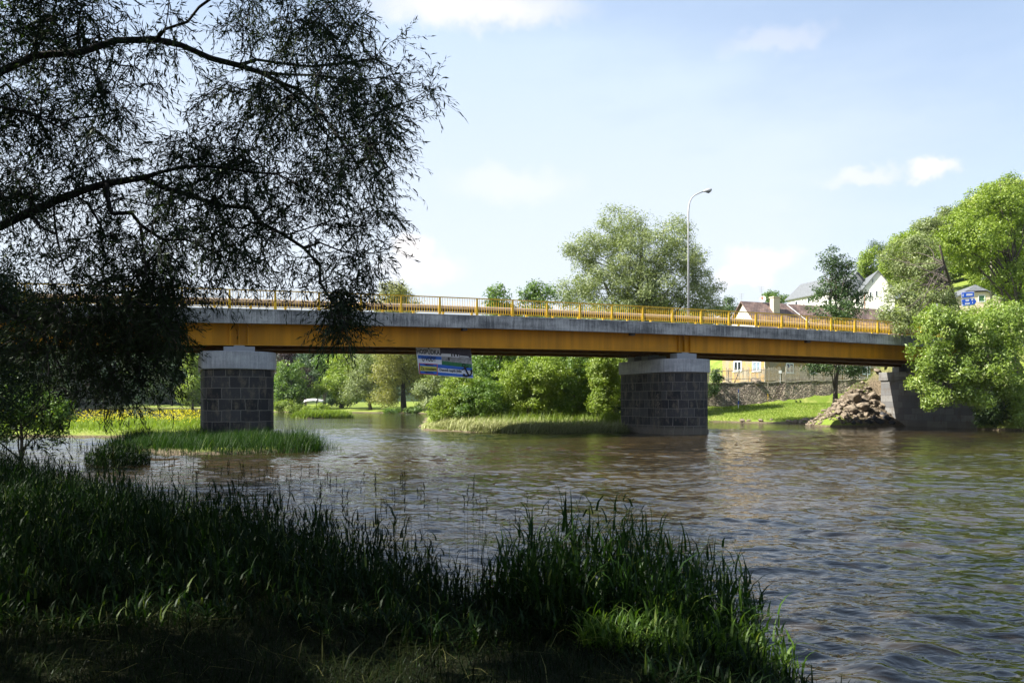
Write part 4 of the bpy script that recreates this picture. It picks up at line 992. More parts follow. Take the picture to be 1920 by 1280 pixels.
def car():
    Y = 113.0; X = (1647-CX)/F*Y; z = hz(X, Y); e = empty('parked_car', (X, Y, z), 'silver-blue car parked behind the fence near the end of the bridge', 'car', rz=math.radians(10))
    prof = [(-2.1, .32), (-2.12, .75), (-1.75, .92), (-1.1, 1.0), (-.55, 1.42), (.75, 1.45), (1.35, 1.02), (2.0, .92), (2.15, .6), (2.1, .32)]
    mb = MB(); a = [mb.vert((x, -.82 if zz < 1.1 else -.68, zz)) for x, zz in prof]; b = [mb.vert((x, .82 if zz < 1.1 else .68, zz)) for x, zz in prof]; n = len(prof)
    for i in range(n): j = (i+1) % n; mb.face((a[i], b[i], b[j], a[j]))
    mb.face(a); mb.face(b[::-1]); mb.build('body', M['steel_grey'], e, world=False, bevel=.05)
    for s in (-1, 1):
        mb = MB(); mb.poly([(-.95, s*.80, 1.05), (1.15, s*.80, 1.05), (.68, s*.70, 1.38), (-.5, s*.70, 1.36)]); mb.build('side_window', M['glass'], e, world=False)
        for x in (-1.35, 1.35):
            mb = MB(); mb.tube([(x, s*.70, .33), (x, s*.86, .33)], .33, 16); w = mb.build('wheel', M['rubber'], e, world=False)
            mb = MB(); mb.tube([(x, s*.862, .33), (x, s*.875, .33)], .18, 12); mb.build('rim', M['pole'], w, world=False)
car()
def metal_fence():
    e = empty('wire_fence', (46, 104, 6), 'thin metal fence in front of the parked car at the end of the bridge', 'fence')
    pts = [hit(px, 712, 60, 140) for px in (1600, 1625, 1645, 1665)]; P = [Vector(((px-CX)/F*106, 106, hz((px-CX)/F*106, 106))) for px in (1598, 1612, 1627, 1643, 1659)]
    for p in P: mb = MB(); mb.tube([p-Vector((0, 0, .2)), p+Vector((0, 0, 1.9))], .04, 6); mb.build('post', M['pole'], e)
    for dz in (.5, 1.1, 1.75):
        mb = MB(); mb.tube([p+Vector((0, 0, dz)) for p in P], .025, 5); mb.build('wire', M['pole'], e)
metal_fence()

def direction_sign():
    Y = 84.0; s = 6.736; w = lambda cx, cy, o_=0.0: at(1640+cx/s, 480+cy/s, Y-o_)
    g = hz(*(w(1190, 600).xy)); e = empty('road_sign', (w(1190, 0).x, Y, g), 'blue direction sign with white lettering on a post among the trees', 'sign')
    mb = MB(); p = w(1200, 600); mb.tube([(p.x, Y+.08, g-.2), (p.x, Y+.08, w(0, 460).z)], .06, 8); mb.build('post', M['pole'], e)
    for pts, txt in (([(1098, 462), (1252, 452), (1256, 512), (1102, 527)], ((1112, 1124, 512, 34), (1160, 1238, 502, 26))),
                     ([(1100, 552), (1254, 534), (1284, 572), (1258, 612), (1110, 632)], ((1150, 1196, 572, 22), (1222, 1246, 562, 22), (1142, 1205, 612, 20), (1232, 1243, 598, 20)))):
        mb = MB(); f_ = [w(*q) for q in pts]; b_ = [w(*q, -.05) for q in pts]; i = [mb.vert(q) for q in f_]; j = [mb.vert(q) for q in b_]; n = len(pts)
        mb.face(i[::-1]); mb.face(j)
        for k in range(n): mb.face((i[k], i[(k+1) % n], j[(k+1) % n], j[k]))
        pn = mb.build('panel', M['blue'], e)
        c0 = sum((Vector((x, y)) for x, y in pts), Vector((0, 0)))/n; mb = MB()
        mb2 = [(c0.x+(x-c0.x)*1.06, c0.y+(y-c0.y)*1.16) for x, y in pts]; mb.poly([w(x, y, -.052) for x, y in mb2][::-1]); mb.build('border', M['signwhite'], pn)
        mb = MB()                                    # the lettering is too small to read in the place too: short white marks
        for x0, x1, y0, h in txt:
            n_ = max(1, int((x1-x0)/12)); st = (x1-x0)/n_
            for k in range(n_):
                xa, xb = x0+k*st, x0+(k+.72)*st; yo = -.08*(xa-x0); mb.poly([w(x, y+yo, .006) for x, y in ((xa, y0-h), (xa, y0), (xb, y0), (xb, y0-h))])
        mb.build('lettering', M['signwhite'], pn)
direction_sign()
def utility_pole():
    Y = 92.0; b = at(1860.5, 585, Y); t = at(1858, 440, Y); g = hz(b.x, b.y)
    e = empty('utility_pole', (b.x, Y, g), 'pale concrete utility pole with a small lamp arm among the trees', 'utility pole')
    mb = MB(); mb.tube([(b.x, Y, g-.3), t], [.20, .10], 8); mb.build('pole', M['kerb_old'], e, smooth=True)
    mb = MB(); mb.tube([at(1859.5, 528, Y), at(1852, 521, Y), at(1846, 522, Y)], .03, 6); mb.build('lamp_arm', M['pole'], e)
    mb = MB(); mb.tube([at(1848, 522, Y), at(1845, 522.5, Y), at(1841, 523.5, Y)], [.05, .12, .08], 8); mb.build('lamp_head', M['signwhite'], e)
    for y0, x1, y1 in ((537, 1990, 540), (572, 1780, 545), (552, 1990, 575)):
        a, c = at(1860, y0, Y), at(x1, y1, Y+(8 if x1 > 1900 else -4)); mb = MB(); mb.tube([a.lerp(c, s)-Vector((0, 0, math.sin(s*math.pi)*.4)) for s in np.linspace(0, 1, 7)], .012, 4); mb.build('wire', M['black'], e)
utility_pole()
def tarp():
    Y = 178.0; a, b = at(572, 751, Y), at(608, 742.5, Y); mb = MB(); n = 10; top = []; bot = []
    for i in range(n+1):
        t = i/n; x = a.x+(b.x-a.x)*t; z = a.z-.1+(.7-.25*t)*math.sin(math.pi*(.15+.7*t))
        top.append([mb.vert((x, Y+1.3*s, z-.5*abs(s)**2)) for s in (-1, -.5, 0, .5, 1)])
    for r0, r1 in zip(top, top[1:]):
        for k_ in range(4): mb.face((r0[k_], r1[k_], r1[k_+1], r0[k_+1]))
    o = mb.build('tarpaulin', M['signwhite'], smooth=True); s_ = o.modifiers.new('thickness', 'SOLIDIFY'); s_.thickness = .05; tag(o, 'long white tarpaulin showing between the bushes on the distant bank', 'tarpaulin')
    P = [Vector((x, Y, hz(x, Y))) for x in (a.x+.3, b.x-.3)]
    for p in P: mb = MB(); mb.tube([p-Vector((0, 0, .2)), Vector((p.x, p.y, a.z+.5))], .05, 5); mb.build('support_pole', M['wood'], o)
tarp()

# ------------------------------------------------------------------ trees and shrubs beyond the water
isl = 'shrubs and trees on the wooded spit left of the midstream pier'
tree('willow_tree', 'tall silvery willow rising behind the bridge beside the street lamp', 'tree', 80, 1190,
     [(1163, 432, 50, 46), (1108, 465, 44, 34), (1205, 478, 62, 46), (1262, 440, 32, 38), (1272, 482, 36, 34), (1140, 522, 72, 42), (1085, 470, 28, 14), (1225, 540, 74, 46), (1306, 500, 26, 40), (1312, 548, 42, 40), (1332, 575, 30, 22),
      (1078, 552, 46, 26), (1150, 600, 90, 50), (1250, 610, 80, 40), (1190, 690, 60, 50)], 'l_willow', trunk_r=.36, clump=.9, per=60, leaf=.27, aspect=.28, droop=.25, dens=1.25, seed=1, gap=.14, extra=2, shell=.33)
tree('poplar_tree', 'slim dark green tree whose top shows above the railing left of the willow', 'tree', 74, 940,
     [(936, 545, 16, 17), (925, 560, 18, 14), (938, 590, 34, 34), (925, 660, 46, 50), (905, 720, 48, 45), (950, 730, 40, 48)], 'l_mid', isl, trunk_r=.2, clump=.75, per=50, leaf=.24, seed=2)
tree('poplar_tree', 'two-pointed green tree whose tops show above the railing nearest the willow', 'tree', 75, 1010,
     [(1002, 540, 15, 18), (985, 556, 16, 14), (1022, 556, 24, 18), (1000, 600, 46, 36), (1010, 680, 52, 46)], 'l_mid', isl, trunk_r=.2, clump=.75, per=50, leaf=.24, seed=3)
tree('shrub', 'broad yellow-green leafy shrub in the middle of the wooded spit', 'shrub', 68, 985, [(968, 715, 42, 42), (1035, 700, 50, 44), (1000, 750, 60, 36)], 'l_fresh', isl, trunk_r=.12, clump=.6, per=60, leaf=.2, seed=4)
tree('shrub', 'dark shrub with deep shade under it, right part of the wooded spit', 'shrub', 69, 1070, [(1078, 700, 42, 60), (1060, 755, 40, 30), (1110, 760, 34, 28)], 'l_mid', isl, trunk_r=.12, clump=.6, per=60, leaf=.2, seed=5)
tree('shrub', 'bright green upright shrub beside the midstream pier', 'shrub', 66.5, 1128, [(1128, 700, 30, 50), (1132, 752, 26, 30), (1150, 700, 24, 60, 6)], 'l_fresh', isl, trunk_r=.1, clump=.5, per=60, leaf=.19, seed=6)
tree('shrub', 'dense mid green shrub behind the tip of the wooded spit', 'shrub', 67, 905, [(900, 745, 46, 38), (880, 775, 46, 24), (930, 768, 32, 26)], 'l_mid', isl, trunk_r=.1, clump=.55, per=60, leaf=.19, seed=7)
tree('shrub', 'light green shrub leaning over the water at the tip of the wooded spit', 'shrub', 67, 838, [(850, 745, 34, 32), (828, 770, 30, 24), (872, 722, 32, 30), (822, 792, 26, 14), (858, 786, 30, 18)], 'l_fresh', isl, trunk_r=.08, clump=.5, per=60, leaf=.17, seed=8)
tree('shrub', 'low rounded grass-green tuft at the foot of the midstream pier', 'shrub', 64, 1143, [(1143, 786, 17, 18)], 'grass_sun', isl, trunk=False, clump=.4, per=60, leaf=.22, aspect=.2, seed=9)
tree('shrub', 'dark leafy thicket behind the pale reeds, middle of the wooded spit', 'shrub', 76, 1010, [(960, 760, 44, 36), (1020, 765, 50, 34), (1090, 745, 50, 50), (1145, 750, 30, 46)], 'l_dark', isl, trunk=False, clump=.7, per=60, leaf=.24, seed=10)
fb = 'trees on the far bank seen under the bridge'
def T(*a, **k): k.setdefault('group', fb); return tree(*a, **k)
T('chestnut_tree', 'round bright green tree just right of the left pier on the far bank', 'tree', 172, 545, [(546, 706, 27, 30), (535, 735, 26, 22), (556, 740, 24, 20)], 'l_mid', trunk_r=.4, clump=1.5, per=70, leaf=.5, seed=11)
T('copper_beech', 'dark purple beech rising behind the round green tree', 'tree', 190, 540, [(538, 662, 16, 18), (535, 690, 22, 22)], 'l_copper', trunk_r=.4, clump=1.4, per=60, leaf=.45, seed=12)
T('copper_beech', 'low dark purple tree right of the round green tree', 'tree', 180, 573, [(572, 712, 15, 24), (570, 738, 14, 14)], 'l_copper', trunk_r=.3, clump=1.3, per=60, leaf=.42, seed=13)
T('young_tree', 'small fresh green tree above the white tarpaulin', 'tree', 175, 592, [(592, 738, 13, 9), (600, 728, 12, 10)], 'l_fresh', trunk_r=.15, clump=1.0, per=60, leaf=.4, seed=14)
T('dark_spruce', 'narrow dark green tree left of the distant hill', 'tree', 200, 562, [(562, 682, 9, 16), (562, 700, 12, 16), (590, 715, 12, 14)], 'l_dark', trunk_r=.2, clump=1.2, per=60, leaf=.4, seed=15)
T('oak_tree', 'dark green two-topped tree right of the distant hill', 'tree', 200, 608, [(605, 680, 13, 17), (620, 672, 13, 13), (615, 705, 20, 22)], 'l_mid', trunk_r=.35, clump=1.5, per=60, leaf=.5, seed=16)
T('ash_tree', 'light green tree left of the grey willow on the far bank', 'tree', 176, 640, [(640, 690, 26, 26), (636, 720, 28, 24), (650, 740, 26, 18), (645, 665, 16, 14)], 'l_fresh', trunk_r=.4, clump=1.4, per=70, leaf=.48, seed=17)
T('willow_tree', 'rounded grey-green willow with a short trunk on the far lawn', 'tree', 168, 695, [(690, 690, 40, 38), (680, 728, 36, 24), (712, 730, 38, 24), (664, 742, 20, 12)], 'l_willow', trunk_r=.35, clump=1.5, per=70, leaf=.5, aspect=.3, droop=.3, seed=18)
T('willow_tree', 'great ochre-green willow with a thick leaning trunk, its dome showing over the railing', 'tree', 163, 757, [(742, 546, 34, 16), (742, 585, 46, 40), (750, 650, 56, 44), (775, 690, 40, 44), (735, 700, 36, 40), (720, 745, 28, 14), (790, 735, 22, 18)], 'l_ochre', trunk_r=.5, clump=1.5, per=70, leaf=.5, aspect=.3, droop=.3, seed=19, bark='bark_dark')
T('shrub', 'grey-green bush between the great willow and the wooded spit', 'shrub', 150, 805, [(800, 730, 24, 20), (822, 712, 24, 22), (806, 755, 22, 12)], 'l_willow', trunk_r=.2, clump=1.2, per=60, leaf=.42, seed=20)
T('hedge', 'dark clipped hedge on the far bank right of the white tarpaulin', 'hedge', 176, 630, [(628, 752, 18, 8), (645, 753, 16, 7)], 'l_dark', trunk=False, clump=1.0, per=60, leaf=.35, seed=21)
T('shrub', 'rounded light green bush at the water right of the left pier', 'shrub', 170, 535, [(532, 756, 20, 9), (524, 762, 18, 8)], 'l_fresh', trunk=False, clump=1.0, per=60, leaf=.35, seed=22)
T('shrub', 'long low green scrub along the distant water edge', 'shrub', 168, 575, [(560, 765, 26, 6), (592, 766, 22, 5), (608, 762, 10, 5)], 'l_fresh', trunk=False, clump=.9, per=60, leaf=.33, seed=23)
T('shrub', 'low dark brush at the foot of the great willow', 'shrub', 160, 770, [(738, 770, 18, 4), (775, 770, 18, 5), (787, 763, 10, 6)], 'l_mid', trunk=False, clump=.7, per=50, leaf=.33, seed=24)
T('aspen_tree', 'tall yellow-green tree beyond the meadow, just left of the left pier', 'tree', 205, 362, [(362, 680, 14, 26), (366, 715, 16, 26), (358, 745, 17, 16), (350, 735, 12, 22)], 'l_fresh', trunk_r=.35, clump=1.6, per=60, leaf=.55, seed=25)

# right bank
tree('alder_tree', 'dark green alder with a bare trunk standing beside the heap of boulders', 'tree', 86, 1566,
     [(1560, 486, 26, 24), (1590, 500, 16, 20), (1572, 520, 40, 28), (1552, 552, 38, 24), (1596, 556, 36, 28), (1566, 585, 54, 22), (1570, 640, 50, 40), (1556, 690, 44, 14), (1598, 694, 34, 12), (1520, 684, 20, 8)], 'l_dark', trunk_r=.27, clump=.75, per=40, leaf=.26, seed=31, gap=.32, dens=.8, top=(35.6, 86, 15.5))
rb = 'trees and shrubs on the right bank'
def R(*a, **k): k.setdefault('group', rb); return tree(*a, **k)
R('rowan_bush', 'big bright leafy tree hanging over the water and hiding the end of the bridge', 'tree', 71, 1905,
  [(1762, 610, 46, 34, -9), (1820, 625, 56, 40, -9), (1885, 610, 50, 50, -8), (1742, 668, 34, 36, -9), (1790, 690, 46, 34, -9), (1855, 680, 56, 46, -9), (1730, 716, 24, 24, -8), (1762, 738, 22, 22, -9), (1808, 738, 26, 22, -9), (1900, 730, 38, 28, -8), (1915, 770, 22, 24, -8), (1748, 752, 14, 16, -8), (1840, 750, 20, 18, -9)],
  'l_rowan', trunk_r=.3, clump=.62, per=56, leaf=.25, aspect=.38, droop=.3, seed=32, extra=2, dens=.95)
R('willow_tree', 'open-branched light willow standing over the end of the railing', 'tree', 73, 1815,
  [(1690, 548, 40, 20, -5), (1672, 590, 26, 22, -8), (1705, 600, 22, 20, -8), (1730, 560, 34, 24, -6), (1700, 500, 34, 26), (1745, 505, 40, 32), (1770, 560, 26, 22, -5), (1668, 475, 20, 16), (1720, 460, 38, 24), (1690, 618, 16, 10, -9), (1780, 590, 34, 20, -6)], 'l_willow', trunk_r=.28, clump=.7, per=46, leaf=.26, aspect=.35, droop=.2, seed=33, gap=.25, extra=3, top=(36.0, 66, 15.5))
R('locust_tree', 'tall light green tree with spreading crown at the right edge of the picture', 'tree', 90, 1935,
  [(1840, 440, 56, 44), (1895, 400, 50, 44), (1905, 460, 50, 46), (1780, 450, 36, 34), (1815, 490, 50, 26), (1895, 520, 44, 30), (1865, 380, 40, 30), (1915, 575, 30, 30)], 'l_fresh', trunk_r=.4, clump=1.0, per=56, leaf=.3, seed=34, gap=.15, extra=3)
R('shrub', 'yellow-green scrub under the blue road sign', 'shrub', 82, 1840, [(1830, 600, 46, 22), (1880, 592, 34, 16), (1790, 600, 24, 20)], 'l_fresh', trunk=False, clump=.8, per=56, leaf=.26, seed=35)
R('lime_tree', 'fresh green pointed tree on the hill behind the alder', 'tree', 152, 1627, [(1627, 478, 12, 16), (1624, 502, 22, 22), (1630, 525, 24, 20)], 'l_fresh', trunk_r=.3, clump=1.3, per=60, leaf=.42, seed=36)
R('spruce_tree', 'dark conifer with drooping branches just left of the white gable', 'tree', 158, 1652, [(1640, 458, 9, 6), (1652, 470, 14, 16), (1656, 498, 18, 22), (1652, 525, 18, 16)], 'l_dark', trunk_r=.3, clump=1.2, per=60, leaf=.36, aspect=.25, droop=.5, seed=37)
R('ash_tree', 'light green tree on the hill above the white gable', 'tree', 142, 1705, [(1700, 465, 34, 28), (1680, 490, 26, 24), (1735, 480, 30, 30), (1668, 515, 18, 20)], 'l_fresh', trunk_r=.35, clump=1.3, per=60, leaf=.42, seed=38)
R('birch_tree', 'tall thin-topped tree on the hill, standing highest left of the large crown', 'tree', 150, 1765, [(1768, 400, 9, 14), (1735, 425, 24, 16), (1765, 430, 26, 24), (1750, 460, 36, 30)], 'l_willow', trunk_r=.3, clump=1.2, per=50, leaf=.4, seed=39)
R('ash_tree', 'high crown on the hill reaching the top right corner of the trees', 'tree', 140, 1870, [(1850, 375, 40, 26), (1895, 350, 40, 26), (1880, 395, 60, 34), (1820, 405, 36, 30), (1810, 385, 14, 16)], 'l_fresh', trunk_r=.4, clump=1.3, per=60, leaf=.42, seed=40)
R('shrub', 'small dark green tree left of the white house', 'tree', 175, 1455, [(1448, 560, 16, 12), (1468, 562, 14, 10), (1440, 553, 8, 7)], 'l_mid', trunk_r=.2, clump=1.1, per=60, leaf=.4, seed=41)
R('spruce_tree', 'small dark conifer just left of the farmhouse gable', 'tree', 122, 1368, [(1366, 566, 10, 9), (1364, 582, 18, 12), (1345, 582, 18, 10)], 'l_dark', trunk_r=.2, clump=.9, per=50, leaf=.3, seed=42)
R('shrub', 'dark shrub in the shade against the stone wall beside the midstream pier', 'shrub', 99, 1340, [(1342, 705, 12, 14), (1336, 730, 10, 14)], 'l_dark', trunk=False, clump=.7, per=50, leaf=.26, seed=43)
R('shade_tree', 'dark tree behind the midstream pier that shades the left end of the stone wall', 'tree', 95, 1262, [(1250, 640, 50, 40), (1240, 690, 46, 30), (1285, 610, 40, 30)], 'l_mid', trunk_r=.3, clump=.9, per=60, leaf=.3, seed=44)
R('shrub', 'dark undergrowth filling the shade beneath the hanging tree', 'shrub', 66, 1880, [(1862, 768, 30, 24, 0), (1900, 760, 40, 32, 0), (1845, 786, 20, 10, 0), (1885, 735, 26, 24, 0)], 'l_dark', trunk=False, clump=.6, per=60, leaf=.22, seed=46)
R('shrub', 'bright green bank growth at the water below the hanging tree', 'shrub', 70.5, 1890, [(1880, 797, 40, 6, 0), (1905, 790, 20, 9, 0)], 'grass_sun', trunk=False, clump=.4, per=60, leaf=.2, aspect=.25, seed=45)

# background woods: a few trees copied along the far shore and up the hill
protos = []
for i, (mt, ls) in enumerate((('l_far', [((0, -2, 3.5), (6, 4, 3.5)), ((0, 0, 12), (6, 6, 8)), ((2.5, 1, 7), (5.5, 5, 5)), ((-3, -1, 8), (5, 5, 5))]), ('l_dark', [((0, 0, 11), (7, 6, 7)), ((3, -2, 15), (4, 4, 4)), ((-3, 1, 7), (5, 5, 4))]),
                              ('l_fresh', [((0, 0, 10), (5.5, 5, 8)), ((2, 2, 14), (4, 4, 4)), ((-2, -2, 6), (4.5, 4, 4))]))):
    rng = np.random.default_rng(70+i); e = empty('woodland_tree', (0, 0, 0), 'x', 'tree')
    trunk_mesh((0, 0, -.5), (0, 0, 15), .35, [(Vector(c), r) for c, r in ls], rng, 1).build('trunk', M['bark'], e)
    link('crown', crown_mesh([(c, r) for c, r in ls], 1.7, 60, .62, .5, .9, .15, rng), M[mt], e); protos.append(e)
used = [False]*3
def wood(i, x, y, s, rz, label, group):
    src = protos[i]
    if not used[i]: e = src; used[i] = True
    else:
        e = src.copy(); COL.objects.link(e)
        for ch in src.children: c = ch.copy(); COL.objects.link(c); c.parent = e
    e.location = (x, y, hz(x, y)-.2); e.scale = (s, s, s*random.uniform(.9, 1.15)); e.rotation_euler = (0, 0, rz); tag(e, label, 'tree', group)
rnd = random.Random(21)
gA, lA = 'woodland trees along the distant far shore', 'dark woodland tree beyond the far water at the left'
for x in range(-330, -85, 7):
    y = 303+max(0, (x+150))*-.55+rnd.uniform(-2, 16); wood(rnd.choice((0, 0, 0, 1)), x+rnd.uniform(-3, 3), y, rnd.uniform(1.0, 1.6), rnd.uniform(0, 6), lA, gA)
gB, lB = 'woodland trees covering the hill on the right', 'green woodland tree on the hillside behind the houses'
for k in range(46):
    y = rnd.uniform(165, 235); x = y*rnd.uniform(.50, .80); wood(2, x, y, rnd.uniform(.6, .92), rnd.uniform(0, 6), lB, gB)
for k in range(22):
    y = rnd.uniform(128, 162); x = y*rnd.uniform(.60, .8); wood(2, x, y, rnd.uniform(.55, .8), rnd.uniform(0, 6), lB, gB)
gC, lC = 'trees in the middle distance between the willow and the far hill', 'green tree standing behind the wooded spit'
for x, y, s in ((-2, 190, .9), (8, 175, .8), (18, 160, .8), (4, 130, .65), (-4, 185, .7), (27, 170, .75), (12, 115, .7), (20, 125, .75), (-14, 215, 1.0), (-24, 230, .8), (-60, 250, .85), (-52, 262, .8), (38, 185, .7)): wood(rnd.choice((1, 2)), x, y, s, rnd.uniform(0, 6), lC, gC)
# the distant wooded hills: nobody could count these trees
rng = np.random.default_rng(77); n = 2600
y = rng.uniform(340, 640, n); x = y*rng.uniform(-.72, .42, n); z = height(x, y); m = 110
cc = np.repeat(np.stack([x, y, z+5], 1), m, 0); r_ = np.repeat(rng.uniform(3.5, 7.5, n), m); q = unit(rng.normal(size=(n*m, 3))); q[:, 2] = np.abs(q[:, 2])*1.15-.3
nrm = unit(q+rng.normal(size=q.shape)*.4); P_, Q_, v_ = leaves(cc+q*r_[:, None]*rng.uniform(.7, 1, n*m)[:, None], unit(np.cross(nrm, rng.normal(size=q.shape))), nrm, rng.uniform(1.3, 2.6, n*m), rng.uniform(.9, 1.7, n*m), np.clip(np.repeat(rng.normal(.45, .25, n), m)+rng.normal(0, .12, n*m), 0, 1))
o = link('distant_forest', npmesh('distant_forest', P_, Q_, v_), M['l_far']); tag(o, 'bluish wooded hills far behind the river', 'forest', kind='stuff')

# ------------------------------------------------------------------ the old willow the picture is taken under
class Grow:
    def __init__(s): s.p = []; s.par = []; s.w = []
    def add(s, p, par): s.p.append(tuple(p)); s.par.append(par); return len(s.p)-1
def near_willow():
    rng = np.random.default_rng(5); e = empty('willow_tree', (-9.8, 9.5, hz(-9.8, 9.5)), 'dark overhanging willow in the foreground, its leaves silhouetted against the sky at upper left', 'tree')
    G = Grow(); base = Vector((-9.8, 9.5, e.location.z-.3)); root = G.add(base, -1); prev = root
    for k, p in enumerate(((-9.7, 9.5, 2.2), (-9.4, 9.6, 4.0))): prev = G.add(p, prev)
    fork = prev; limbs = []
    def limb(pts, frm, ext=None):
        q = frm; a = Vector(G.p[frm]); ids = []
        b = at(*pts[0]); n = max(1, int((b-a).length/.5))
        for i in range(1, n+1): q = G.add(a.lerp(b, i/n), q); ids.append(q)
        for p0, p1 in zip(pts, pts[1:]):
            a, b = at(*p0), at(*p1); n = max(1, int((b-a).length/.3))
            for i in range(1, n+1): q = G.add(a.lerp(b, i/n)+Vector(rng.normal(size=3)*.012), q); ids.append(q)
        return ids
    def node_near(p): A_ = np.array(G.p); return int(np.argmin(((A_-np.array(p))**2).sum(1)))
    # the two great boughs traced along their run, then their forks
    b1 = limb([(0, 135, 9.2), (70, 105, 9.3), (150, 97, 9.4), (220, 78, 9.5), (290, 72, 9.5), (340, 84, 9.6), (400, 108, 9.7), (450, 122, 9.8), (490, 136, 9.9), (520, 150, 10), (560, 185, 10.1), (590, 215, 10.2), (610, 250, 10.3)], fork)
    b2 = limb([(0, 425, 8.8), (60, 398, 8.9), (110, 376, 9), (160, 354, 9.1), (200, 340, 9.2), (270, 335, 9.3), (310, 350, 9.4), (360, 370, 9.5), (410, 386, 9.6), (465, 388, 9.7), (490, 418, 9.8), (530, 440, 9.9), (570, 465, 10), (600, 500, 10), (620, 545, 10)], fork)
    def fork_at(px, py, Y, pts): limb(pts, node_near(at(px, py, Y)))
    fork_at(275, 335, 9.3, [(305, 322, 9.2), (340, 312, 9.2), (380, 309, 9.1), (430, 313, 9.1), (470, 322, 9), (520, 325, 9), (560, 345, 8.9), (600, 385, 8.8)])
    fork_at(340, 350, 9.4, [(360, 348, 9.6), (400, 322, 9.8), (430, 312, 10), (470, 300, 10.2), (520, 270, 10.4)])
    fork_at(290, 70, 9.5, [(310, 55, 9.4), (350, 40, 9.3), (375, 15, 9.2), (392, 0, 9.1), (410, -40, 9), (450, -110, 9)])
    fork_at(440, 118, 9.8, [(480, 112, 10.1), (530, 118, 10.3), (580, 125, 10.5), (640, 120, 10.7), (700, 110, 10.9), (745, 130, 11)])
    fork_at(520, 145, 10, [(560, 168, 9.9), (590, 200, 9.8), (620, 240, 9.7), (650, 285, 9.6)])
    fork_at(500, 140, 9.9, [(540, 140, 10.2), (600, 142, 10.4), (660, 150, 10.6), (720, 145, 10.8), (780, 165, 11)])
    fork_at(465, 388, 9.7, [(500, 430, 9.6), (540, 438, 9.4), (600, 420, 9.3), (650, 405, 9.2), (690, 400, 9.2)])
    fork_at(185, 345, 9.1, [(200, 370, 9), (215, 400, 9), (245, 398, 9), (262, 425, 9), (268, 455, 8.9), (275, 490, 8.8), (272, 520, 8.8)])
    fork_at(262, 425, 9, [(290, 440, 9.1), (310, 450, 9.2), (345, 447, 9.3), (380, 460, 9.4), (420, 480, 9.5)])
    fork_at(310, 450, 9.2, [(308, 470, 9.1), (330, 490, 9.1), (342, 520, 9)])
    fork_at(60, 398, 8.9, [(75, 425, 8.7), (100, 440, 8.6), (112, 480, 8.5), (125, 515, 8.4)])
    fork_at(560, 465, 10, [(600, 455, 10.3), (640, 470, 10.4), (675, 480, 10.5)])
    fork_at(600, 500, 10, [(600, 530, 9.8), (618, 560, 9.7), (640, 590, 9.6), (655, 615, 9.6)])
    limb([(0, 200, 8.5), (40, 210, 8.6), (75, 220, 8.7), (110, 238, 8.8)], fork)
    fork_at(110, 238, 8.8, [(135, 222, 8.9), (160, 218, 9), (200, 215, 9.1), (230, 212, 9.2), (270, 250, 9.2), (300, 290, 9.2)])
    limb([(-120, 520, 9.6), (-30, 560, 10), (40, 600, 10.2), (90, 640, 10.3), (115, 690, 10.4), (125, 740, 10.4)], fork)
    fork_at(40, 600, 10.2, [(120, 610, 10.6), (170, 640, 10.9), (185, 700, 11), (180, 760, 11)])
    fork_at(120, 610, 10.6, [(200, 620, 11), (240, 665, 11.2), (265, 715, 11.3)])
    # boughs overhead and behind, out of the picture but shading the bank
    up = limb([(-200, -200, 8.5)], fork)
    def limb3(pts, frm):
        q = frm
        for p in pts:
            a = Vector(G.p[q]); b = Vector(p); n = max(1, int((b-a).length/.6))
            for i in range(1, n+1): q = G.add(a.lerp(b, i/n)+Vector(rng.normal(size=3)*.04), q)
    limb3([(-8, 8, 7), (-5.5, 6.5, 9), (-3, 5.5, 9.8), (-.5, 5, 10)], fork); limb3([(-9.5, 8, 7), (-8.5, 4.5, 9.5), (-6, 2, 11), (-4, 0, 11.5)], fork); limb3([(-10.5, 9.5, 8), (-11, 10, 11), (-9.5, 11, 13), (-7, 11, 14)], fork)
    limb3([(-11.5, 10.5, 6), (-13, 12, 8), (-13.5, 15, 9), (-12.5, 18, 9.5)], fork); limb3([(-9, 11, 7), (-8, 14, 9), (-7, 17, 10)], fork); limb3([(-11, 7, 6), (-12.5, 3, 8.5), (-12, -1, 9.5)], fork)
    OUT = np.array([(-320, -420), (560, -420), (640, -60), (655, -10), (700, 40), (745, 70), (775, 115), (812, 170), (800, 198), (760, 205), (745, 250), (758, 300), (738, 350), (748, 400), (722, 440), (728, 500), (690, 545), (676, 600), (650, 640), (620, 612), (600, 548),
                    (560, 520), (520, 548), (470, 530), (430, 548), (380, 525), (350, 548), (335, 610), (348, 670), (330, 735), (262, 770), (190, 760), (160, 710), (120, 800), (60, 830), (-320, 860)], float)
    def sample(n, poly_ok, ylo, yhi, x0, x1, y0, y1, per=7, sg=.27):
        out = []
        while len(out) < n:
            px, py = rng.uniform(x0, x1), rng.uniform(y0, y1); Yc = rng.uniform(ylo, yhi); kk = rng.integers(3, per+5)
            if inside(OUT, np.array([px]), np.array([py]))[0] and poly_ok(px, py):
                c = at(px, py, Yc); out.append(c)
                for _ in range(kk):
                    p = c+Vector(rng.normal(size=3)*sg); qx, qy = CX+F*p.x/p.y, HY-F*(p.z-HC)/p.y
                    if inside(OUT, np.array([qx]), np.array([qy]))[0]: out.append(p)
        return out
    holes = ((150, 300, 50, 42), (118, 480, 34, 50), (255, 560, 60, 30), (380, 180, 26, 40), (300, 560, 90, 22), (400, 545, 80, 26), (500, 520, 60, 18), (340, 500, 40, 30), (250, 265, 40, 25), (385, 70, 30, 40), (560, 300, 30, 20), (200, 450, 22, 18), (110, 100, 25, 16))
    def okh(px, py):
        for x, y, a, b in holes:
            if ((px-x)/a)**2+((py-y)/b)**2 < 1 and rng.random() < .9: return False
        return True
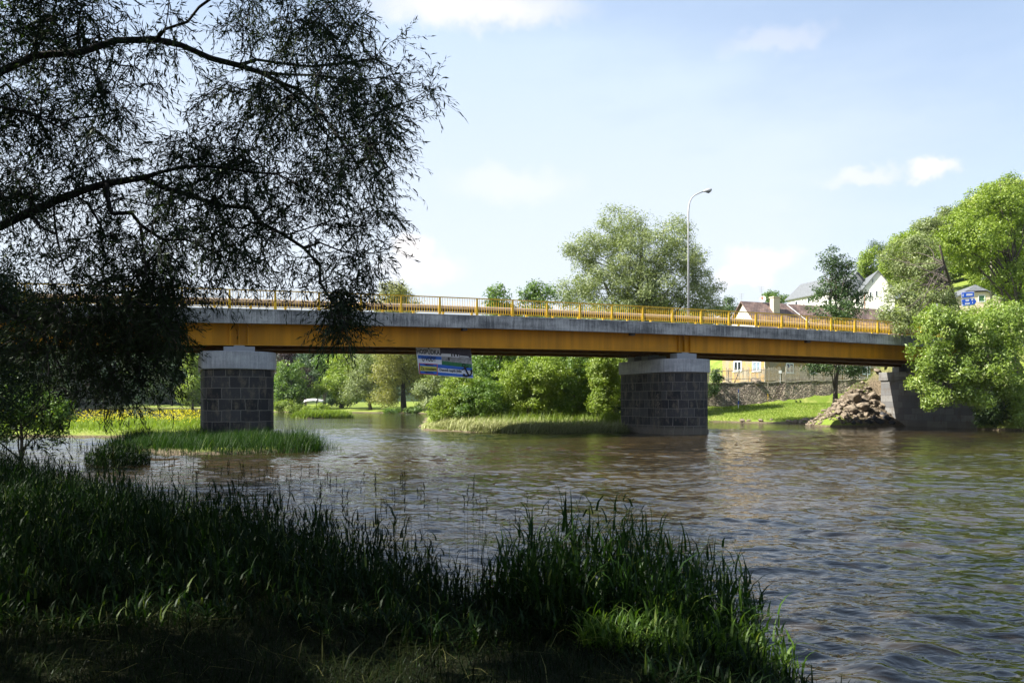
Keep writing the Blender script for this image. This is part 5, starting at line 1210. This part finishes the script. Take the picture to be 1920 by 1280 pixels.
    att = sample(640, okh, 8.2, 11.6, 0, 812, -60, 650)
    att += sample(230, lambda x, y: x > 420 and y < 560, 8.8, 11.4, 400, 812, -40, 560)
    att += sample(420, lambda x, y: x < 130-.05*y+ (y > 420)*45, 8.2, 13, -320, 160, -100, 840)
    att += sample(120, lambda x, y: y > 560, 9.5, 12.5, 100, 330, 560, 650)+sample(66, lambda x, y: y > 640, 9.5, 12.5, 100, 352, 640, 790, 3, .3)
    att += sample(48, lambda x, y: y > 500 and x > 560, 9.3, 10.3, 590, 690, 530, 640, 3)
    att += sample(150, lambda x, y: True, 9.3, 10.8, 150, 330, 400, 660)
    ov = []
    while len(ov) < 1150:
        p = Vector((rng.uniform(-15, .8), rng.uniform(-3, 20), rng.uniform(5.5, 14)))
        if ((p.x+7.5)/8)**2+((p.y-8)/12)**2+((p.z-9.5)/5)**2 > 1: continue
        if p.y > 1 and (HY-(p.z-HC)/p.y*F > -330) and (CX+F*p.x/p.y > -330): continue
        ov.append(p)
    att = sorted([(min(1e9, 0), a, False) for a in att], key=lambda t: 0)+[(0, a, True) for a in ov]
    P0 = np.array(G.p); att.sort(key=lambda t: ((P0-np.array(t[1]))**2).sum(1).min())
    sprays = []; buf = np.zeros((60000, 3)); buf[:len(P0)] = P0; cnt = len(P0); start_min = fork
    for _, a, hid in att:
        d = ((buf[start_min:cnt]-np.array(a))**2).sum(1); q = int(np.argmin(d))+start_min; s0 = Vector(buf[q]); L = (a-s0).length
        if L < .08: continue
        n = max(2, min(7, int(L/.16))); path = []; side = Vector(rng.normal(size=3)*.12*L)
        for i in range(1, n+1):
            t = i/n; p = s0.lerp(a, t)+side*math.sin(t*math.pi)+Vector((0, 0, .14*L*math.sin(t*math.pi))); q = G.add(p, q); buf[cnt] = p; cnt += 1; path.append(q)
        sprays.append((path, hid))
    par = np.array(G.par); P = np.array(G.p); cnt_ = np.zeros(len(P)); ch = np.bincount(par[par >= 0], minlength=len(P)); cnt_[ch == 0] = 1
    for i in range(len(P)-1, 0, -1): cnt_[par[i]] += cnt_[i]
    rad = np.clip(.0036*cnt_**.47, .0032, .30)
    # tubes: one five-sided piece per link of the skeleton
    i = np.arange(1, len(P)); a, b = P[par[i]], P[i]; ra = np.where(par[i] >= 0, np.minimum(rad[par[i]], rad[i]*1.6+.002), rad[i]); rb_ = rad[i]; D = unit(b-a); ref = np.where(np.abs(D[:, 2:3]) > .9, [[1., 0, 0]], [[0, 0, 1.]]); A1 = unit(np.cross(D, ref)); A2 = np.cross(D, A1)
    ns = 6; ring = [A1*math.cos(6.2832*k/ns)+A2*math.sin(6.2832*k/ns) for k in range(ns)]
    V = np.stack([a-D*ra[:, None]*.3+r*ra[:, None] for r in ring]+[b+D*rb_[:, None]*.3+r*rb_[:, None] for r in ring], 1).reshape(-1, 3); bs = (np.arange(len(i))*2*ns)[:, None]
    Q = np.concatenate([bs+np.array([[k, (k+1) % ns, ns+(k+1) % ns, ns+k]]) for k in range(ns)])
    big = np.repeat(rb_ > .035, 1)
    link('trunk', npmesh('trunk', V, Q, smooth=True), M['bark_dark'], e)
    # leaves on side twigs round each spray
    Cs, Ds, Ls, Ws = [], [], [], []; TA, TB = [], []
    for path, hid in sprays:
        pts = P[path]; n = len(pts); out = unit(pts[-1]-pts[0]+1e-6)
        m = 5 if hid else 7
        for k in range(m):
            o_ = pts[min(n-1, int(n*(.35+.65*rng.random())))]; L = rng.uniform(.22, .55); d = unit(out*.8+rng.normal(size=3)*.75+np.array([0, 0, -.28])); TA.append(o_)
            nl = 9 if hid else int(L/.035); t = (np.arange(nl)+.5)/nl; c = o_+d*(t*L)[:, None]+np.array([0, 0, -.22])*(t**2*L)[:, None]; TB.append(c[-1])
            ld = unit(d*.9+rng.normal(size=(nl, 3))*.55+np.array([0, 0, -.35])); ll = (rng.uniform(.05, .108, nl) if not hid else rng.uniform(.2, .36, nl)); Cs.append(c+ld*ll[:, None]*.5); Ds.append(ld); Ls.append(ll); Ws.append(ll*(rng.uniform(.15, .23, nl) if not hid else rng.uniform(.35, .55, nl)))
    C, D, L, Wd = map(np.concatenate, (Cs, Ds, Ls, Ws)); k = lit_gap(C, rng); C, D, L, Wd = C[k], D[k], L[k], Wd[k]
    Pq, Qq, v = leaves(C, D, unit(rng.normal(size=C.shape)+np.array([0, 0, .6])), L, Wd, np.clip(rng.normal(.45, .25, len(C)), 0, 1), .12)
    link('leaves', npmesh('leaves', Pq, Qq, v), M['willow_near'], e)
    TA, TB = np.array(TA), np.array(TB); D = unit(TB-TA+1e-6); A1 = unit(np.cross(D, np.array([[.3, .5, .8]]))); A2 = np.cross(D, A1); r_ = .0028
    V = np.stack([TA+A1*r_, TA-A1*r_*.5+A2*r_*.87, TA-A1*r_*.5-A2*r_*.87, TB+A1*r_*.3, TB-A1*r_*.2+A2*r_*.3, TB-A1*r_*.2-A2*r_*.3], 1).reshape(-1, 3); bs = (np.arange(len(TA))*6)[:, None]
    link('twigs', npmesh('twigs', V, np.concatenate([bs+np.array([[k, (k+1) % 3, 3+(k+1) % 3, 3+k]]) for k in range(3)])), M['bark_dark'], e)
near_willow()
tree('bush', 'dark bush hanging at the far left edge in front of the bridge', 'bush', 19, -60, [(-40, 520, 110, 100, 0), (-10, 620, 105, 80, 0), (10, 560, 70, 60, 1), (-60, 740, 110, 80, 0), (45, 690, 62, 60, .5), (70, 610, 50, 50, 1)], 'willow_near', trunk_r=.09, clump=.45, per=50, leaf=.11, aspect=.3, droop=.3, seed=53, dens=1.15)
tree('lime_tree', 'unseen heavy tree added outside the left edge of the picture to block the sun', 'tree', 17, -560, [(-560, -250, 560, 420, 0), (-700, 250, 480, 300, 0), (-420, 60, 300, 260, 1), (-350, -450, 460, 250, -6)], 'l_dark', trunk_r=.5, clump=.8, per=40, leaf=.24, seed=51, dens=.9)  # added out of frame to keep the sun off the near bank
def blocker_tree(name, label, x, y, lobes, seed):
    rg = np.random.default_rng(seed); e = empty(name, (x, y, hz(x, y)), label, 'tree'); L_ = [(Vector(c), r_) for c, r_ in lobes]
    trunk_mesh((x, y, hz(x, y)-.3), (x, y, 14), .4, L_, rg, 1).build('trunk', M['bark_dark'], e, smooth=True); link('crown', crown_mesh(L_, 1.1, 50, .34, .5, 1.0, .1, rg, lit=True), M['l_dark'], e)
blocker_tree('lime_tree', 'unseen broad tree added behind the photographer to block sky light', -4, -10, [((-4, -9, 9), (8, 7, 5)), ((-10, -5, 8), (6, 7, 5)), ((2, -8, 11), (6, 6, 4))], 61)  # added behind the camera to cut the sky light on the bank
blocker_tree('lime_tree', 'unseen tree added to the right behind the photographer to block sky light', 3, -16, [((5, -13, 9), (6, 6, 6)), ((1, -18, 8), (7, 5, 6))], 62)  # second tree added out of view to cut the sky light
tree('bush', 'leafy bush with sunlit tips on the near bank at the left edge', 'bush', 27, 40, [(30, 770, 70, 55, 0), (90, 790, 46, 36, 0), (-60, 720, 90, 90, 0), (110, 760, 24, 20, 0)], 'l_mid', trunk_r=.08, clump=.4, per=60, leaf=.12, aspect=.5, seed=52, gap=.15)

# ------------------------------------------------------------------ grasses
def grass_obj(name, label, cat, parts, mat):
    V, Q, A = join_np(parts) if isinstance(parts, list) else parts
    o = link(name, npmesh(name, V, Q, A), M[mat]); return tag(o, label, cat, kind='stuff')
rng = np.random.default_rng(31)
def bank_d(x, y):
    return np.where(inside(RIVER, x, y), -1, 1)*edge_dist(RIVER, x, y)
def tall(x, y, z):
    d = bank_d(x, y); inner = (y > 6.3+.10*np.maximum(-x-3, 0)+.25*np.sin(x*2.1)) | (x > .9)
    vis = (np.abs(x) < .72*y+1); return (d > -.45) & inner & vis & (y > 5.2) & (d < 14) & (rng.random(x.shape) < np.clip(10/np.maximum(y, 8), .25, 1))
P = scatter(rng, 90000, -28, 3.4, 5.2, 34, tall); d = bank_d(P[:, 0], P[:, 1])
P[:, 2] = np.maximum(P[:, 2], -.15)-.02
H = rng.uniform(.40, 1.05, len(P))*(1-.12*np.clip(d/5, 0, 1)); H *= np.clip((P[:, 1]-5.8)/2.2, .40, 1)
print('reed stems', len(P))
H *= .82+.30*np.sin(P[:, 0]*1.9+np.sin(P[:, 1]*1.3)*2)*np.sin(P[:, 1]*2.3+P[:, 0])+.10*np.sin(P[:, 0]*5.1+P[:, 1]*3.7)
H *= 1-.38*np.exp(-((P[:, 0]+.40)/.42)**2)
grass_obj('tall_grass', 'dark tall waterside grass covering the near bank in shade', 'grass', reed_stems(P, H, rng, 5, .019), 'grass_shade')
# flowering stems standing above the sward
k = rng.choice(len(P), 420, replace=False); k = k[(d[k] < 2.6) & (P[k, 0] < .9)]; Pf = P[k]; n = len(Pf); az = rng.uniform(0, 6.28, n); Hh = rng.uniform(.95, 1.35, n)
parts = [blades(Pf, Hh, np.full(n, .006), rng, .12, 4, az, 1.0)]
tip = Pf+np.stack([np.cos(az)*Hh*.10, np.sin(az)*Hh*.10, Hh*.90], 1)
for j in range(12): parts.append(blades(tip+np.array([0, 0, .014*j]), np.full(n, .05)*rng.uniform(.6, 1.4, n), np.full(n, .008), rng, .5, 1, az+rng.normal(0, 1.0, n)))
grass_obj('flowering_grass', 'thin seed-headed grass stems rising above the near bank against the water', 'grass', parts, 'litter')
# the tall clump standing in the water right of the bank
def clump(name, label, cx, cy, rx, ry, n, h0, h1, mat, lw=.015, leafn=7, sd=1):
    rg = np.random.default_rng(sd); a = rg.uniform(0, 6.28, n); r = np.sqrt(rg.uniform(0, 1, n)); x, y = cx+rx*r*np.cos(a), cy+ry*r*np.sin(a); z = np.maximum(height(x, y), -.12)-.03
    P = np.stack([x, y, z], 1); H = rg.uniform(h0, h1, n)*(1.08-.50*r**1.6)*rg.uniform(.75, 1.1, n); V, Q, A = reed_stems(P, H, rg, leafn, lw, 1.3)
    o = link(name, npmesh(name, V, Q, A), M[mat]); return tag(o, label, 'grass clump', 'tall grass clumps at the water edge')
clump('reed_clump', 'tall dense clump of dark reed grass standing in the water at lower centre', 1.08, 7.75, 1.35, .95, 720, 1.0, 1.62, 'grass_mid', .021, 7, sd=2)
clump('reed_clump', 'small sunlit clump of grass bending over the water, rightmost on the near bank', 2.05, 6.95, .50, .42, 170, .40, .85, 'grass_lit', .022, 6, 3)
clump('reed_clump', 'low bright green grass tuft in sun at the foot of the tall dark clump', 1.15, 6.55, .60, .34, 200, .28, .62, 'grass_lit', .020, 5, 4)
clump('reed_clump', 'dark tuft of sedge standing alone in the channel left of the left pier', -15.0, 29.8, 1.2, .9, 650, .8, 1.45, 'grass_shade', .03, 4, 5)
# mown bank with cut grass lying on it
def short(x, y, z): return (bank_d(x, y) > .05) & (y < 9.5+.1*np.maximum(-x, 0)) & (np.abs(x) < .75*y+.6)
P = scatter(rng, 60000, -8, 2.8, 3.6, 10.5, short); n = len(P)
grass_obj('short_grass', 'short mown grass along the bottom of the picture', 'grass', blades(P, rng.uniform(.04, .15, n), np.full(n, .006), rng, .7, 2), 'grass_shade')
P = scatter(rng, 16000, -7, 2.5, 3.8, 8.6, short); n = len(P); P[:, 2] += rng.uniform(.01, .05, n)
grass_obj('cut_grass', 'cut grass blades with shade in their colour, lying flat on the mown bank', 'cut grass', blades(P, rng.uniform(.10, .30, n), rng.uniform(.004, .009, n), rng, 1.9, 2, None, .95), 'litter')
# grass round the left pier
def pg(x, y, z): return (inside(PIERG, x, y) | ((edge_dist(PIERG, x, y) < .9) & (rng.random(x.shape) < .3))) & (np.sin(x*2.3+np.sin(y*1.7)*1.5)+np.sin(y*3.1+x) > -1.5+rng.normal(0, .35, x.shape))
P = scatter(rng, 42000, -24, -7, 33, 48, pg); n = len(P)
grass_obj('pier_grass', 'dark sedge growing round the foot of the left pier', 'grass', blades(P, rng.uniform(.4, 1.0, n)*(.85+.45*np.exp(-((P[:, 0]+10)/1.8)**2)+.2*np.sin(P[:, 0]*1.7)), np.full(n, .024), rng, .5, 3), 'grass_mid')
# meadow on the gravel bar
def mb_(x, y, z): return inside(BAR, x, y) & (y > 52.5) & (x > -62)
P = scatter(rng, 60000, -64, -15, 50, 86, mb_); n = len(P); g_ = np.clip((P[:, 1]-55)/6, .25, 1)
grass_obj('meadow', 'sunlit green meadow plants on the gravel bar behind the left pier', 'meadow', blades(P, rng.uniform(.45, 1.1, n)*g_*(.75+.55*np.sin(P[:, 0]*.8+np.sin(P[:, 1]*.6)*2)*np.sin(P[:, 1]*.9+1)+.2*np.sin(P[:, 0]*2.7)), np.full(n, .05), rng, .5, 2), 'grass_sun')
k = (rng.random(len(P)) < np.clip((P[:, 1]-53)/12, 0, 1))*(np.sin(P[:, 0]*.35)+np.sin(P[:, 0]*.9+P[:, 1]*.4)+rng.normal(0, .6, len(P)) > .25); Pf = P[k][:5200]; n = len(Pf); Pf = Pf+np.stack([rng.normal(0, .3, n), rng.normal(0, .3, n), rng.uniform(.45, 1.35, n)], 1)
Pq, Qq, v = leaves(Pf, rng.normal(size=(n, 3)), unit(rng.normal(size=(n, 3))+np.array([0, 0, 1])), rng.uniform(.07, .14, n), rng.uniform(.06, .12, n), rng.uniform(0, 1, n))
grass_obj('yellow_flowers', 'band of yellow flowers along the top of the sunlit meadow', 'flowers', (Pq, Qq, v), 'flower')
# small grass island
P = scatter(rng, 16000, -34, -21, 108, 119, lambda x, y, z: inside(ISLE, x, y)); n = len(P)
grass_obj('island_grass', 'little grass island in the middle of the river right of the left pier', 'grass', blades(P, rng.uniform(.5, 1.3, n), np.full(n, .08), rng, .5, 2), 'grass_sun')
# flattened reeds and long grass on the spit
def spit(x, y, z): d = -bank_d(x, y)*0+bank_d(x, y); return (d > -.15) & (x > -9) & (x < 13.5) & (y < 70) & (y > 56) & (d < 6)
P = scatter(rng, 70000, -9, 14, 56, 72, spit); n = len(P)
grass_obj('flattened_reeds', 'pale flattened reeds along the shore of the wooded spit', 'reeds', blades(P, rng.uniform(.35, .9, n), np.full(n, .045), rng, 1.5, 2, rng.normal(.3, .7, n), 1.0), 'straw')
k = rng.random(n) < .22; Pk = P[k]; grass_obj('green_reeds', 'green grass tufts sticking up through the flattened reeds', 'reeds', blades(Pk, rng.uniform(.5, 1.3, len(Pk))*np.clip((bank_d(Pk[:, 0], Pk[:, 1]))/4, .2, 1), np.full(len(Pk), .05), rng, .35, 2), 'grass_sun')
# lawn on the right bank, and the lawn of the far bank
def lawn(x, y, z): return (bank_d(x, y) > -.05) & (y < 101) & (y > 76) & (x < .5*y) & (rng.random(x.shape) < .8)
P = scatter(rng, 120000, 16, 50, 74, 101, lawn); n = len(P)
grass_obj('lawn_grass', 'bright green lawn between the river and the stone wall', 'grass', blades(P, rng.uniform(.06, .22, n), np.full(n, .045), rng, .6, 1), 'grass_sun')
M['grass_sun'].name = 'grass_sun'

# ------------------------------------------------------------------ air: far things fade a little
mb = MB(); mb.box((0, 530, 70), (1500, 1240, 145))
hm = bpy.data.materials.new('haze'); hm.use_nodes = True; nt = hm.node_tree; nt.nodes.clear()
pv = nn(nt, 'ShaderNodeVolumePrincipled'); pv.inputs['Color'].default_value = (.80, .88, .97, 1); pv.inputs['Density'].default_value = .00007; pv.inputs['Anisotropy'].default_value = .2
ho = nn(nt, 'ShaderNodeOutputMaterial'); nt.links.new(pv.outputs[0], ho.inputs['Volume'])
o = mb.build('haze', hm); tag(o, kind='stuff')
